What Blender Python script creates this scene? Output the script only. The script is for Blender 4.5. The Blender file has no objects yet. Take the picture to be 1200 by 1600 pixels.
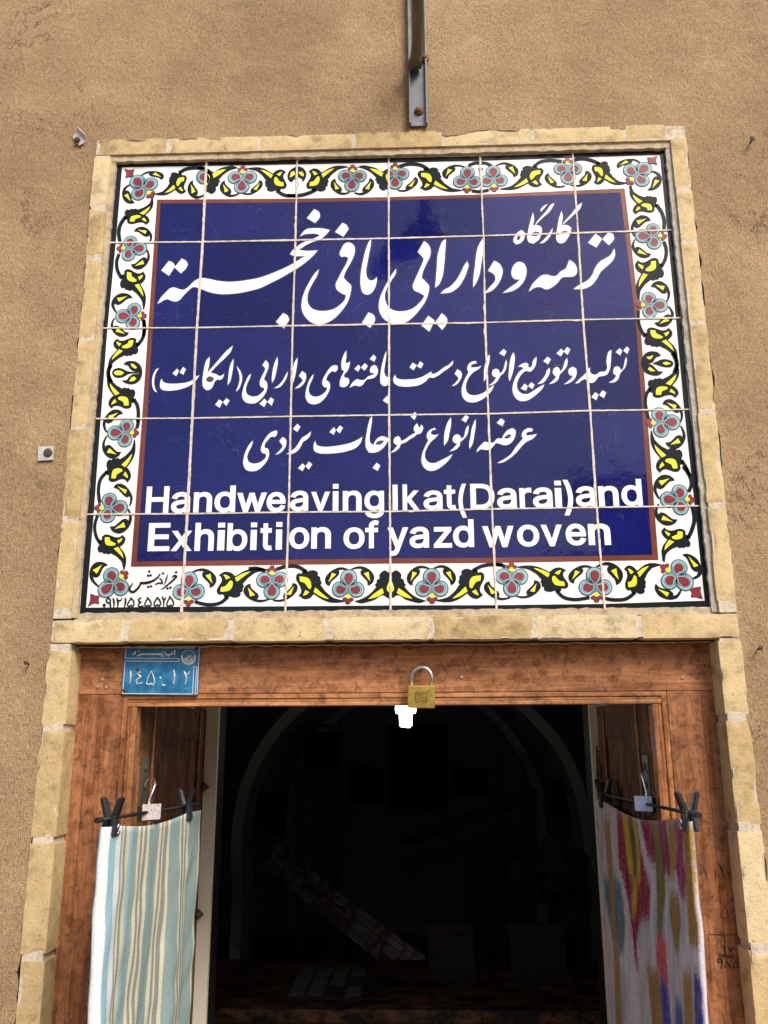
import bpy, bmesh, math, random
from mathutils import Vector, Matrix, noise
from mathutils.geometry import tessellate_polygon, delaunay_2d_cdt
R = math.radians
random.seed(7)
S = bpy.context.scene
COL = S.collection

# ------------------------------------------------------------------ camera
Z0 = 2.45                       # height of the middle of the tile sign above the street
FPX = 1385.827                  # focal length in pixels of a 1200 x 1600 picture
RR = Matrix(((0.9994264989, 0.0335615794, -0.0045048617), (-0.0130336402, 0.2584736098, -0.9659303894), (-0.0312537616, 0.9654351420, 0.2587628045)))
CAM = Vector((0.041627, -1.675373, -0.752682 + Z0))
cd = bpy.data.cameras.new('camera'); cam = bpy.data.objects.new('camera', cd); COL.objects.link(cam)
cd.sensor_fit = 'HORIZONTAL'; cd.sensor_width = 36; cd.lens = FPX / 1200 * 36; cd.clip_start = .02; cd.clip_end = 3000
mw = Matrix.Identity(4)
for i in range(3):
    mw[i][0] = RR[0][i]; mw[i][1] = -RR[1][i]; mw[i][2] = -RR[2][i]; mw[i][3] = CAM[i]
cam.matrix_world = mw
S.camera = cam
S.render.resolution_x = 768; S.render.resolution_y = 1024

# ------------------------------------------------------------------ light
SUN_EL, SUN_AZ = R(44), R(33)   # azimuth: from straight in front of the wall towards the right
w = bpy.data.worlds.new('World'); S.world = w; w.use_nodes = True
nt = w.node_tree; bg = nt.nodes['Background']; bg.inputs[1].default_value = .1
sky = nt.nodes.new('ShaderNodeTexSky'); sky.sky_type = 'NISHITA'; sky.sun_disc = False
sky.sun_elevation = SUN_EL; sky.sun_rotation = R(180) - SUN_AZ; sky.dust_density = 4; sky.air_density = 1; sky.ozone_density = 1
nt.links.new(sky.outputs[0], bg.inputs[0])
sl = bpy.data.lights.new('sun', 'SUN'); sl.energy = 2.0; sl.angle = R(22); sl.color = (1, .96, .89)
so = bpy.data.objects.new('sun', sl); COL.objects.link(so)
sd = Vector((math.sin(SUN_AZ) * math.cos(SUN_EL), -math.cos(SUN_AZ) * math.cos(SUN_EL), math.sin(SUN_EL)))
so.rotation_euler = sd.to_track_quat('Z', 'Y').to_euler(); so.location = sd * 20
vs = S.view_settings; vs.view_transform = 'Standard'; vs.look = 'None'; vs.exposure = .85; vs.gamma = 1
S.cycles.max_bounces = 8; S.cycles.use_denoising = True

# ------------------------------------------------------------------ helpers
def P(x, y, Y=0.0):
    """point of the photograph (1200 x 1600) brought onto the plane at depth Y"""
    d = RR.transposed() @ Vector(((x - 600) / FPX, (y - 800) / FPX, 1))
    return CAM + d * ((Y - CAM[1]) / d[1])
def px(p):
    c = RR @ (Vector(p) - CAM)
    return 600 + FPX * c[0] / c[2], 800 + FPX * c[1] / c[2]
def nums(s): return [tuple(float(v) for v in t.split(',')) for t in s.split()]
class Zm:
    """reads points off an enlarged crop of the photograph"""
    def __init__(s, ox, oy, k): s.o = (ox, oy, k)
    def __call__(s, txt): return [(s.o[0] + a / s.o[2], s.o[1] + b / s.o[2]) for a, b in (nums(txt) if isinstance(txt, str) else txt)]
def sm(pts, closed=True, n=5, corner=52):
    """smooth curve through points, keeping sharp corners"""
    m = len(pts); V = [Vector(p) for p in pts]; out = []
    tin, tout = [None] * m, [None] * m
    for i in range(m):
        if not closed and i in (0, m - 1):
            t = (V[1] - V[0]) if i == 0 else (V[-1] - V[-2]); t = t.normalized(); tin[i] = tout[i] = t; continue
        a, b = V[i] - V[i - 1], V[(i + 1) % m] - V[i]
        if a.length < 1e-9 or b.length < 1e-9: tin[i] = tout[i] = Vector((0, 0)); continue
        if a.angle(b) > R(corner): tin[i], tout[i] = a.normalized(), b.normalized()
        else:
            t = (a.normalized() * b.length + b.normalized() * a.length).normalized(); tin[i] = tout[i] = t
    for i in range(m if closed else m - 1):
        j = (i + 1) % m; L = (V[j] - V[i]).length; p0, p1, t0, t1 = V[i], V[j], tout[i] * L, tin[j] * L
        for k in range(n):
            u = k / n; u2, u3 = u * u, u * u * u
            out.append(p0 * (2 * u3 - 3 * u2 + 1) + t0 * (u3 - 2 * u2 + u) + p1 * (-2 * u3 + 3 * u2) + t1 * (u3 - u2))
    if not closed: out.append(V[-1])
    return [tuple(p) for p in out]
def area(p): return sum(p[i - 1][0] * p[i][1] - p[i][0] * p[i - 1][1] for i in range(len(p))) / 2
def grow(pts, d):
    """push a closed outline outwards by d"""
    n = len(pts); sg = 1 if area(pts) > 0 else -1; out = []
    for i in range(n):
        a, b, c = Vector(pts[i - 1]), Vector(pts[i]), Vector(pts[(i + 1) % n])
        e, f = (b - a), (c - b)
        if e.length < 1e-9: e = f
        if f.length < 1e-9: f = e
        if e.length < 1e-9: out.append(tuple(b)); continue
        na, nb = Vector((e[1], -e[0])).normalized(), Vector((f[1], -f[0])).normalized(); q = na + nb
        if q.length < .3: q = na
        q = q.normalized() * min(1 / max(.35, q.normalized().dot(na)), 1.7)
        out.append((b[0] + sg * q[0] * d, b[1] + sg * q[1] * d))
    return out
def clip(pts, xc, keep_right):
    out = []; s = 1 if keep_right else -1
    for i in range(len(pts)):
        a, b = pts[i - 1], pts[i]; ia, ib = (a[0] - xc) * s >= 0, (b[0] - xc) * s >= 0
        if ia != ib:
            t = (xc - a[0]) / (b[0] - a[0]); out.append((xc, a[1] + t * (b[1] - a[1])))
        if ib: out.append(b)
    return out
def XZ(pts, Y=0.0):
    return [(lambda q: (q[0], q[2]))(P(a, b, Y)) for a, b in pts]
def sheet(bm, loops, Y, mi=0):
    """flat filled outline (with holes) on the plane Y, facing the street"""
    loops = [l for l in loops if len(l) > 2]
    if not loops: return
    V = [[Vector((a, b, 0)) for a, b in l] for l in loops]
    vs_ = [bm.verts.new((a, Y, b)) for l in loops for a, b in l]
    for t in tessellate_polygon(V):
        a, b, c = [vs_[i] for i in t]
        n = (b.co - a.co).cross(c.co - a.co)
        if n.length < 1e-12: continue
        try: f = bm.faces.new((a, b, c) if n[1] < 0 else (a, c, b)); f.material_index = mi
        except ValueError: pass
def ribbon(pts, wd, smooth=True):
    """outline of a brush stroke along pts; wd one width or one per point"""
    if smooth and len(pts) > 2: q = sm(pts, False, 6, 80)
    else: q = pts
    k = len(q); L, Rr = [], []
    for i, p in enumerate(q):
        a, b = Vector(q[max(0, i - 1)]), Vector(q[min(k - 1, i + 1)]); t = (b - a)
        if t.length < 1e-9: continue
        t.normalize(); n = Vector((-t[1], t[0]))
        if isinstance(wd, (int, float)): h = wd / 2
        else:
            f = i / (k - 1) * (len(wd) - 1); j = min(int(f), len(wd) - 2); h = (wd[j] + (wd[j + 1] - wd[j]) * (f - j)) / 2
        L.append((p[0] + n[0] * h, p[1] + n[1] * h)); Rr.append((p[0] - n[0] * h, p[1] - n[1] * h))
    return L, Rr
def strip(bm, pts, wd, Y, mi=0, smooth=True, conv=True):
    """ribbon as a quad strip; points in photograph pixels on plane Y"""
    L, Rr = ribbon(pts, wd, smooth)
    if conv: L, Rr = XZ(L, Y), XZ(Rr, Y)
    a = [bm.verts.new((p[0], Y, p[1])) for p in L]; b = [bm.verts.new((p[0], Y, p[1])) for p in Rr]
    for i in range(len(a) - 1):
        f = bm.faces.new((a[i], a[i + 1], b[i + 1], b[i])); f.material_index = mi
        f.normal_update()
        if f.normal[1] > 0: f.normal_flip()
def disc(c, r, n=20, sx=1.0): return [(c[0] + r * sx * math.cos(k * 2 * math.pi / n), c[1] + r * math.sin(k * 2 * math.pi / n)) for k in range(n)]
def box(bm, x0, x1, y0, y1, z0, z1, mi=0, bev=0, M=None):
    r = bmesh.ops.create_cube(bm, size=1); v = r['verts']
    for q in v: q.co = Vector(((x0 + x1) / 2 + q.co.x * (x1 - x0), (y0 + y1) / 2 + q.co.y * (y1 - y0), (z0 + z1) / 2 + q.co.z * (z1 - z0)))
    es = list({e for q in v for e in q.link_edges}); fs = {f for q in v for f in q.link_faces}
    for f in fs: f.material_index = mi
    if bev:
        g = bmesh.ops.bevel(bm, geom=es, offset=bev, segments=2, affect='EDGES', profile=.6)
        v = list({q for f in g['faces'] for q in f.verts} | {q for q in v if q.is_valid})
    if M is not None:
        for q in v: q.co = M @ q.co
    return v
def tube(bm, pts, r, n=8, mi=0, cap=True):
    P_ = [Vector(p) for p in pts]; rings = []; up = None
    for i, p in enumerate(P_):
        t = (P_[min(i + 1, len(P_) - 1)] - P_[max(i - 1, 0)]).normalized()
        if up is None: up = t.orthogonal().normalized()
        up = (up - t * up.dot(t)).normalized(); s = t.cross(up); rr = r[i] if isinstance(r, (list, tuple)) else r
        rings.append([bm.verts.new(p + (up * math.cos(a) + s * math.sin(a)) * rr) for a in (k * 2 * math.pi / n for k in range(n))])
    for a, b in zip(rings, rings[1:]):
        for k in range(n):
            f = bm.faces.new((a[k], a[(k + 1) % n], b[(k + 1) % n], b[k])); f.smooth = True; f.material_index = mi
    if cap:
        for q in (list(reversed(rings[0])), rings[-1]): f = bm.faces.new(q); f.material_index = mi
def lathe(bm, c, axis, prof, n=20, mi=0):
    """surface of revolution: prof = (distance along axis, radius)"""
    ax = Vector(axis).normalized(); tube(bm, [Vector(c) + ax * d for d, r in prof], [max(r, 1e-4) for d, r in prof], n, mi)
def thing(name, label, cat, loc=(0, 0, 0), group=None):
    o = bpy.data.objects.new(name, None); COL.objects.link(o); o.location = loc; o.empty_display_size = .05
    o['label'] = label; o['category'] = cat
    if group: o['group'] = group
    return o
def wl(o):
    v = Vector((0, 0, 0))
    while o: v += o.location; o = o.parent
    return v
def obj(name, bm, mats, parent=None, label=None, cat=None, group=None, kind=None, smooth=False):
    me = bpy.data.meshes.new(name)
    if parent is not None: off = wl(parent)
    else:
        bb = [v.co for v in bm.verts]
        off = Vector(((min(v.x for v in bb) + max(v.x for v in bb)) / 2, (min(v.y for v in bb) + max(v.y for v in bb)) / 2, min(v.z for v in bb)))
    for v in bm.verts: v.co -= off
    bm.to_mesh(me); bm.free()
    for m in (mats if isinstance(mats, (list, tuple)) else [mats]): me.materials.append(m)
    if smooth: me.polygons.foreach_set('use_smooth', [True] * len(me.polygons))
    o = bpy.data.objects.new(name, me); COL.objects.link(o)
    if parent is not None: o.parent = parent
    else: o.location = off
    if label: o['label'] = label
    if cat: o['category'] = cat
    if group: o['group'] = group
    if kind: o['kind'] = kind
    return o
B = bmesh.new

# ------------------------------------------------------------------ materials
def srgb(r, g, b): return tuple(((c / 255) / 12.92 if c <= 10 else ((c / 255 + .055) / 1.055) ** 2.4) for c in (r, g, b)) + (1,)
class M:
    def __init__(s, name, rough=.6, color=(.5, .5, .5, 1), metal=0, spec=.5):
        s.m = bpy.data.materials.new(name); s.m.use_nodes = True; s.t = s.m.node_tree; s.b = s.t.nodes['Principled BSDF']
        s.b.inputs['Base Color'].default_value = color; s.b.inputs['Roughness'].default_value = rough; s.b.inputs['Metallic'].default_value = metal
        s.b.inputs['Specular IOR Level'].default_value = spec
        s.geo = s.n('ShaderNodeNewGeometry')
    def n(s, typ, **kw):
        q = s.t.nodes.new(typ)
        for k, v in kw.items():
            if k in q.inputs: q.inputs[k].default_value = v
            else: setattr(q, k, v)
        return q
    def l(s, a, b): s.t.links.new(a, b)
    def pos(s, scale=(1, 1, 1), rot=(0, 0, 0), warp=0, wscale=20):
        v = s.geo.outputs['Position']
        if warp:
            nz = s.n('ShaderNodeTexNoise', Scale=wscale); s.l(v, nz.inputs['Vector'])
            a = s.n('ShaderNodeVectorMath', operation='MULTIPLY_ADD'); s.l(nz.outputs['Color'], a.inputs[0]); a.inputs[1].default_value = (warp,) * 3; s.l(v, a.inputs[2]); v = a.outputs[0]
        mp = s.n('ShaderNodeMapping'); mp.inputs['Scale'].default_value = scale; mp.inputs['Rotation'].default_value = rot; s.l(v, mp.inputs['Vector'])
        return mp.outputs[0]
    def noise(s, scale=10, detail=4, rough=.55, vec=None, dist=0):
        q = s.n('ShaderNodeTexNoise', Scale=scale, Detail=detail, Roughness=rough, Distortion=dist); s.l(vec if vec is not None else s.geo.outputs['Position'], q.inputs['Vector']); return q.outputs['Fac']
    def ramp(s, fac, stops, interp='LINEAR'):
        q = s.n('ShaderNodeValToRGB'); e = q.color_ramp.elements; q.color_ramp.interpolation = interp
        while len(e) < len(stops): e.new(.5)
        for k, (p, c) in enumerate(stops):
            e[k].position = p; e[k].color = c if isinstance(c, tuple) else (c, c, c, 1)
        s.l(fac, q.inputs[0]); return q.outputs[0]
    def mix(s, fac, a, b, mode='MIX'):
        q = s.n('ShaderNodeMix', data_type='RGBA', blend_type=mode)
        for sock, v in ((q.inputs[0], fac), (q.inputs[6], a), (q.inputs[7], b)):
            if hasattr(v, 'is_output'): s.l(v, sock)
            else: sock.default_value = v
        return q.outputs[2]
    def math(s, op, a, b=0.0, c=0.0):
        q = s.n('ShaderNodeMath', operation=op)
        for k, v in enumerate((a, b, c)):
            if hasattr(v, 'is_output'): s.l(v, q.inputs[k])
            else: q.inputs[k].default_value = v
        return q.outputs[0]
    def color(s, c): s.l(c, s.b.inputs['Base Color']); return s
    def rough(s, c): s.l(c, s.b.inputs['Roughness']); return s
    def bump(s, h, strength=.5, dist=.002, normal=None):
        q = s.n('ShaderNodeBump', Strength=strength, Distance=dist); s.l(h, q.inputs['Height'])
        if normal is not None: s.l(normal, q.inputs['Normal'])
        s.l(q.outputs[0], s.b.inputs['Normal']); return q.outputs[0]

def plain(name, c, rough=.5, metal=0, var=.12, sc=30, bump=0):
    m = M(name, rough, c, metal)
    f = m.noise(sc, 5)
    m.color(m.ramp(f, [(.3, tuple(x * (1 - var) for x in c[:3]) + (1,)), (.7, tuple(min(1, x * (1 + var)) for x in c[:3]) + (1,))]))
    if bump: m.bump(f, .5, bump)
    return m.m
def plaster_mat():
    m = M('mud_straw_plaster', .95, spec=.15)
    big = m.noise(2.6, 6, .62, None, .6)
    col = m.ramp(big, [(.28, (.315, .208, .116, 1)), (.48, (.385, .258, .145, 1)), (.70, (.46, .318, .182, 1))])
    patch = m.ramp(m.noise(7, 5, .7, None, .5), [(.33, .89), (.5, 1.0), (.67, 1.09)])
    col = m.mix(1, col, patch, 'MULTIPLY')
    stain = m.ramp(m.noise(1, 5, .65, m.pos((5, 5, 1.2))), [(.54, 0.0), (.72, .35)])
    col = m.mix(stain, col, (.30, .205, .125, 1))
    hs = []
    for k, (sc, rot) in enumerate([((480, 480, 130), .5), ((130, 480, 480), .35), ((440, 440, 120), -.8)]):
        hs.append(m.noise(1, 3, .6, m.pos(sc, (0, rot, 0), .005, 80)))
    h = m.math('MAXIMUM', m.math('MAXIMUM', hs[0], hs[1]), hs[2])
    straw = m.ramp(h, [(.48, .62), (.57, .94), (.68, 1.08), (.76, 1.42)])
    col = m.mix(1, col, straw, 'MULTIPLY')
    pits = m.noise(95, 3, .55)
    col = m.mix(.85, col, m.ramp(pits, [(.24, .35), (.31, 1.0)]), 'MULTIPLY')
    cr = m.math('ABSOLUTE', m.math('SUBTRACT', m.noise(5.5, 8, .62, None, .8), .5))
    gate = m.ramp(m.noise(3.1, 2, .5), [(.56, 0.0), (.62, 1.0)])
    crack = m.math('MULTIPLY', m.ramp(cr, [(.0, 1.0), (.004, 0.0)]), gate)
    col = m.mix(m.math('MULTIPLY', crack, .65), col, (.12, .075, .04, 1))
    m.color(col)
    h2 = m.math('MULTIPLY_ADD', m.noise(34, 6, .7), 1.5, h); h2 = m.math('SUBTRACT', h2, m.math('MULTIPLY', crack, .5)); h2 = m.math('ADD', h2, m.ramp(pits, [(.24, -.5), (.33, 0.0)]))
    m.bump(h2, 1.0, .0036)
    return m.m
def brick_mat():
    m = M('buff_brick', .92, spec=.2)
    at = m.n('ShaderNodeAttribute', attribute_name='tone')
    col = m.ramp(at.outputs['Fac'], [(0, (.45, .325, .16, 1)), (.35, (.53, .395, .205, 1)), (.7, (.57, .44, .24, 1)), (1, (.60, .49, .30, 1))])
    st = m.ramp(m.noise(26, 6, .65), [(.30, .58), (.46, .97), (.68, 1.14)])
    col = m.mix(1, col, st, 'MULTIPLY')
    gry = m.ramp(m.noise(30, 6, .72, None, .9), [(.56, 0.0), (.70, .55)])
    col = m.mix(gry, col, (.52, .44, .31, 1))
    pit = m.ramp(m.noise(150, 3, .6), [(.29, .40), (.36, 1.0)])
    col = m.mix(.75, col, pit, 'MULTIPLY')
    m.color(col)
    m.bump(m.math('MULTIPLY_ADD', m.noise(320, 4), .35, m.noise(70, 6, .7)), .8, .003)
    return m.m
def mortar_mat(name, c):
    m = M(name, .95, spec=.2); f = m.noise(60, 6, .7)
    m.color(m.ramp(f, [(.3, tuple(x * .62 for x in c) + (1,)), (.5, c + (1,)), (.72, tuple(min(1, x * 1.2) for x in c) + (1,))]))
    m.bump(m.noise(140, 5, .7), .9, .003); return m.m
def wood_mat(name, axis, dark=(.13, .045, .014), mid=(.30, .105, .032), light=(.44, .18, .06), spots=True, rough=.55, spec=.25):
    m = M(name, rough, spec=spec)
    sc = [70, 70, 70]; sc[axis] = 3.0
    g = m.noise(1, 5, .6, m.pos(tuple(sc), (0, 0, 0), .03, 4), .6)
    f2 = [230, 230, 230]; f2[axis] = 14
    fine = m.noise(1, 3, .6, m.pos(tuple(f2)))
    col = m.ramp(g, [(.28, dark + (1,)), (.47, mid + (1,)), (.72, light + (1,))])
    col = m.mix(1, col, m.ramp(fine, [(.35, .72), (.6, 1.08)]), 'MULTIPLY')
    ck = m.noise(1, 3, .5, m.pos(tuple(110 if q != axis else 2.2 for q in range(3)), (0, 0, 0), .02, 5)); col = m.mix(1, col, m.ramp(ck, [(.22, .35), (.27, 1.0)]), 'MULTIPLY')
    bl = [16, 16, 16]; bl[axis] = 9
    blot = m.noise(1, 6, .7, m.pos(tuple(bl), (0, 0, 0), .04, 30), .4)
    col = m.mix(m.ramp(blot, [(.46, 0.0), (.66, .5)]), col, (.36, .165, .085, 1))
    blot2 = m.noise(1, 7, .75, m.pos((38, 38, 38), (0, 0, 0), .03, 50), .8)
    col = m.mix(1, col, m.ramp(blot2, [(.38, .48), (.455, .86), (.50, 1.0), (.60, 1.22)]), 'MULTIPLY')
    if spots:
        ss = [42, 42, 42]; ss[axis] = 30 if axis == 0 else 27
        vo = m.n('ShaderNodeTexVoronoi', Scale=1.0, Randomness=1.0); m.l(m.pos(tuple(ss), (0, 0, 0), .012, 45), vo.inputs['Vector'])
        sep = m.n('ShaderNodeSeparateColor'); m.l(vo.outputs['Color'], sep.inputs[0])
        rad = m.math('MULTIPLY', m.math('GREATER_THAN', sep.outputs[0], .35), m.math('MULTIPLY_ADD', sep.outputs[1], .28, .08))
        d = m.math('SUBTRACT', rad, vo.outputs['Distance'])
        col = m.mix(m.ramp(d, [(0.0, 0.0), (.012, .75), (.035, .72), (.05, .45)]), col, (.13, .040, .012, 1))
        rg = m.ramp(d, [(0, rough + .12), (.02, .3)])
        m.rough(rg)
    m.color(col)
    m.bump(m.math('MULTIPLY_ADD', fine, .5, g), .35, .0012)
    return m.m
def glaze(name, c, rough=.1, tone=.0, pale=None):
    """glazed ceramic: every tile tips its own way a little, and the glaze is wavy"""
    m = M(name, rough, c, spec={'black_glaze': .15, 'cobalt_glaze': .32}.get(name, .38))
    if tone:
        f = m.noise(14, 4, .6)
        m.color(m.ramp(f, [(.3, tuple(x * (1 - tone) for x in c[:3]) + (1,)), (.7, tuple(min(1, x * (1 + tone)) for x in c[:3]) + (1,))]))
    if pale:   # fine scratches and specks in the glaze
        sc1 = m.ramp(m.math('ABSOLUTE', m.math('SUBTRACT', m.noise(1, 2, .4, m.pos((9, 9, 30), (0, .5, 0), .05, 5)), .5)), [(.0, .22), (.0028, 0)])
        sc2 = m.ramp(m.math('ABSOLUTE', m.math('SUBTRACT', m.noise(1, 2, .4, m.pos((34, 9, 8), (0, .3, 0), .05, 4)), .47)), [(.0, .22), (.0025, 0)])
        spk = m.ramp(m.noise(300, 1, .4), [(.76, 0.0), (.82, .5)])
        gate = m.ramp(m.noise(11, 3), [(.48, 0.0), (.58, 1.0)])
        fac = m.math('MAXIMUM', m.math('MULTIPLY', m.math('MAXIMUM', sc1, sc2), gate), spk)
        m.color(m.mix(fac, m.ramp(f, [(.3, tuple(x * (1 - tone) for x in c[:3]) + (1,)), (.7, tuple(x * (1 + tone) for x in c[:3]) + (1,))]), (.16, .18, .34, 1)))
    dv = m.n('ShaderNodeVectorMath', operation='MULTIPLY_ADD'); m.l(m.geo.outputs['Position'], dv.inputs[0]); dv.inputs[1].default_value = (5, 0, 5); dv.inputs[2].default_value = (.0, .5, .25)
    fl = m.n('ShaderNodeVectorMath', operation='FLOOR'); m.l(dv.outputs[0], fl.inputs[0])
    wn = m.n('ShaderNodeTexWhiteNoise', noise_dimensions='3D'); m.l(fl.outputs[0], wn.inputs['Vector'])
    if tone:
        k_ = .34 if pale else .06; tv = m.math('MULTIPLY_ADD', wn.outputs['Value'], k_, 1 - k_ / 2); cs = m.b.inputs['Base Color'].links[0].from_socket
        cb = m.n('ShaderNodeCombineColor'); [m.l(tv, cb.inputs[q]) for q in range(3)]; m.color(m.mix(1, cs, cb.outputs[0], 'MULTIPLY'))
    sb = m.n('ShaderNodeVectorMath', operation='MULTIPLY_ADD'); m.l(wn.outputs['Color'], sb.inputs[0]); sb.inputs[1].default_value = (.09,) * 3; sb.inputs[2].default_value = (-.045,) * 3
    ad = m.n('ShaderNodeVectorMath', operation='ADD'); m.l(sb.outputs[0], ad.inputs[0]); m.l(m.geo.outputs['Normal'], ad.inputs[1])
    no = m.n('ShaderNodeVectorMath', operation='NORMALIZE'); m.l(ad.outputs[0], no.inputs[0])
    m.bump(m.noise(22, 3, .5), .25, .002, no.outputs[0])
    return m.m
PLASTER = plaster_mat(); BRICK = brick_mat()
MORTAR = mortar_mat('pale_mortar', (.56, .48, .37)); MORTAR_G = mortar_mat('grey_mortar', (.40, .36, .31))
WOODV = wood_mat('stained_wood_upright', 2, (.125, .043, .015), (.24, .092, .036), (.35, .15, .062)); WOODH = wood_mat('stained_wood_level', 0, (.18, .065, .022), (.30, .122, .047), (.42, .19, .08))
WOODM = wood_mat('moulding_wood', 2, (.11, .04, .013), (.27, .10, .032), (.42, .19, .065), False)
WOODMH = wood_mat('moulding_wood_level', 0, (.14, .055, .018), (.34, .14, .05), (.50, .23, .09), False)
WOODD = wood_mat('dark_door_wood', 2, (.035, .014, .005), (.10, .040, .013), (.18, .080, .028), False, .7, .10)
WHITE = glaze('white_glaze', (.80, .80, .77, 1), .12, .03)
BLUE = glaze('cobalt_glaze', (.0058, .0082, .092, 1), .08, .15, True)
BLACK = glaze('black_glaze', (.012, .016, .020, 1), .18, .2)
RED = glaze('rust_glaze', (.155, .040, .022, 1), .2, .25)
TEAL = glaze('turquoise_glaze', (.095, .235, .275, 1), .15, .25)
PALET = glaze('pale_turquoise_glaze', (.31, .50, .53, 1), .15, .15)
MAROON = glaze('maroon_glaze', (.215, .032, .045, 1), .15, .25)
YELLOW = glaze('yellow_glaze', (.80, .72, .035, 1), .15, .06)
LINE = glaze('letter_edge_line', (.055, .05, .06, 1), .3)
HALO = glaze('letter_edge_blue', (.03, .035, .19, 1), .15)
LETTER = glaze('letter_white', (.86, .86, .84, 1), .15, .02)
GROUT = mortar_mat('tile_grout', (.66, .58, .49))
STEEL = plain('steel', (.62, .62, .62, 1), .25, 1, .1)
IRON = plain('rusty_iron', (.085, .055, .042, 1), .7, .3, .5, 120, .001)
BRASS = plain('brass', (.60, .41, .09, 1), .38, .85, .25, 60)
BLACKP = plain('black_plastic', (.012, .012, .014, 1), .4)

# ------------------------------------------------------------------ ground and the house over the way
b = B(); box(b, -60, 60, -60, .03, -.2, 0); obj('ground', b, plain('street_paving', (.30, .235, .17, 1), .9, 0, .25, 3, .004), kind='structure')
b = B(); box(b, -.9, .9, .03, .64, -.2, .04); obj('threshold_floor', b, plain('stone_floor', (.25, .22, .18, 1), .8), kind='structure')
ADOBE = plain('plain_adobe', (.42, .29, .17, 1), .95, 0, .15, 4)
t = thing('opposite_house', 'low adobe house across the lane with one raised right end', 'house', (0, -8.5, 0))
b = B(); box(b, -14, 1.45, -9, -8, 0, 3.0); box(b, 1.453, 9, -9.1, -8.05, 0, 3.9); obj('wall', b, ADOBE, t)
b = B(); box(b, -14, 1.4, -9.05, -7.95, 3.0, 3.12); box(b, 1.42, 9.05, -9.15, -8.0, 3.9, 4.02); obj('parapet', b, ADOBE, t)

# ------------------------------------------------------------------ plaster wall
XO, XI, ZT, ZM0, ZM1 = .645, .602, .554 + Z0, -.511 + Z0, -.556 + Z0
def plaster_wall():
    bm = B()
    xs = [-4, -2.5, -1.6] + [-1.25 + .02 * k for k in range(30)] + [-.643] + [-.63 + .02 * k for k in range(64)] + [.643] + [.655 + .02 * k for k in range(32)] + [1.7, 2.5, 4]
    xs = sorted(set(round(v, 4) for v in xs)); zs = [-2.45, -2, -1.6] + [-1.3 + .02 * k for k in range(92)] + [.551] + [.56 + .02 * k for k in range(42)] + [1.7, 2.6, 3.6]
    zs = sorted(set(round(v, 4) for v in zs if not (.53 < v < .565 and v != .551))); vm = {}
    def vert(i, k):
        if (i, k) not in vm:
            x, z = xs[i], zs[k] + Z0; n1 = noise.noise((x * 3, z * 3, 1)); n2 = noise.noise((x * 14, z * 14, 5))
            dx = dz = 0
            if abs(abs(x) - .643) < .001: dx = .0045 * noise.noise((z * 22, 3, x)) + .003 * noise.noise((z * 60, 9, x))
            if abs(zs[k] - .551) < .001 and abs(x) < .65: dz = .013 * noise.noise((x * 11, 7, 2)) + .007 * noise.noise((x * 45, 2, 8)) - .005
            ov = .009 * max(0, .25 + noise.noise((x * 17, z * 17, 3))) if (abs(abs(x) - .643) < .001 and zs[k] < .546) or (abs(zs[k] - .551) < .001 and abs(x) < .65) else 0
            vm[i, k] = bm.verts.new((x + dx * 1.5, -.0115 + .004 * n1 + .0022 * n2 - ov, z + dz))
        return vm[i, k]
    for i in range(len(xs) - 1):
        for k in range(len(zs) - 1):
            cx, cz = (xs[i] + xs[i + 1]) / 2, (zs[k] + zs[k + 1]) / 2
            if abs(cx) < .643 and cz < .551: continue
            f = bm.faces.new((vert(i, k), vert(i + 1, k), vert(i + 1, k + 1), vert(i, k + 1))); f.smooth = True
    # the thickness of the wall behind the plaster
    for x0, x1, z0, z1 in ((-4, -.66, 0, 6), (.66, 4, 0, 6), (-.659, .659, .56 + Z0, 6)): box(bm, x0, x1, .004, .60, z0, z1)
    box(bm, -.659, .659, .05, .60, -.50 + Z0, .559 + Z0)
    return bm
obj('plaster_wall', plaster_wall(), PLASTER, label='brown mud and straw plaster wall around the doorway', cat='wall')

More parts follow.
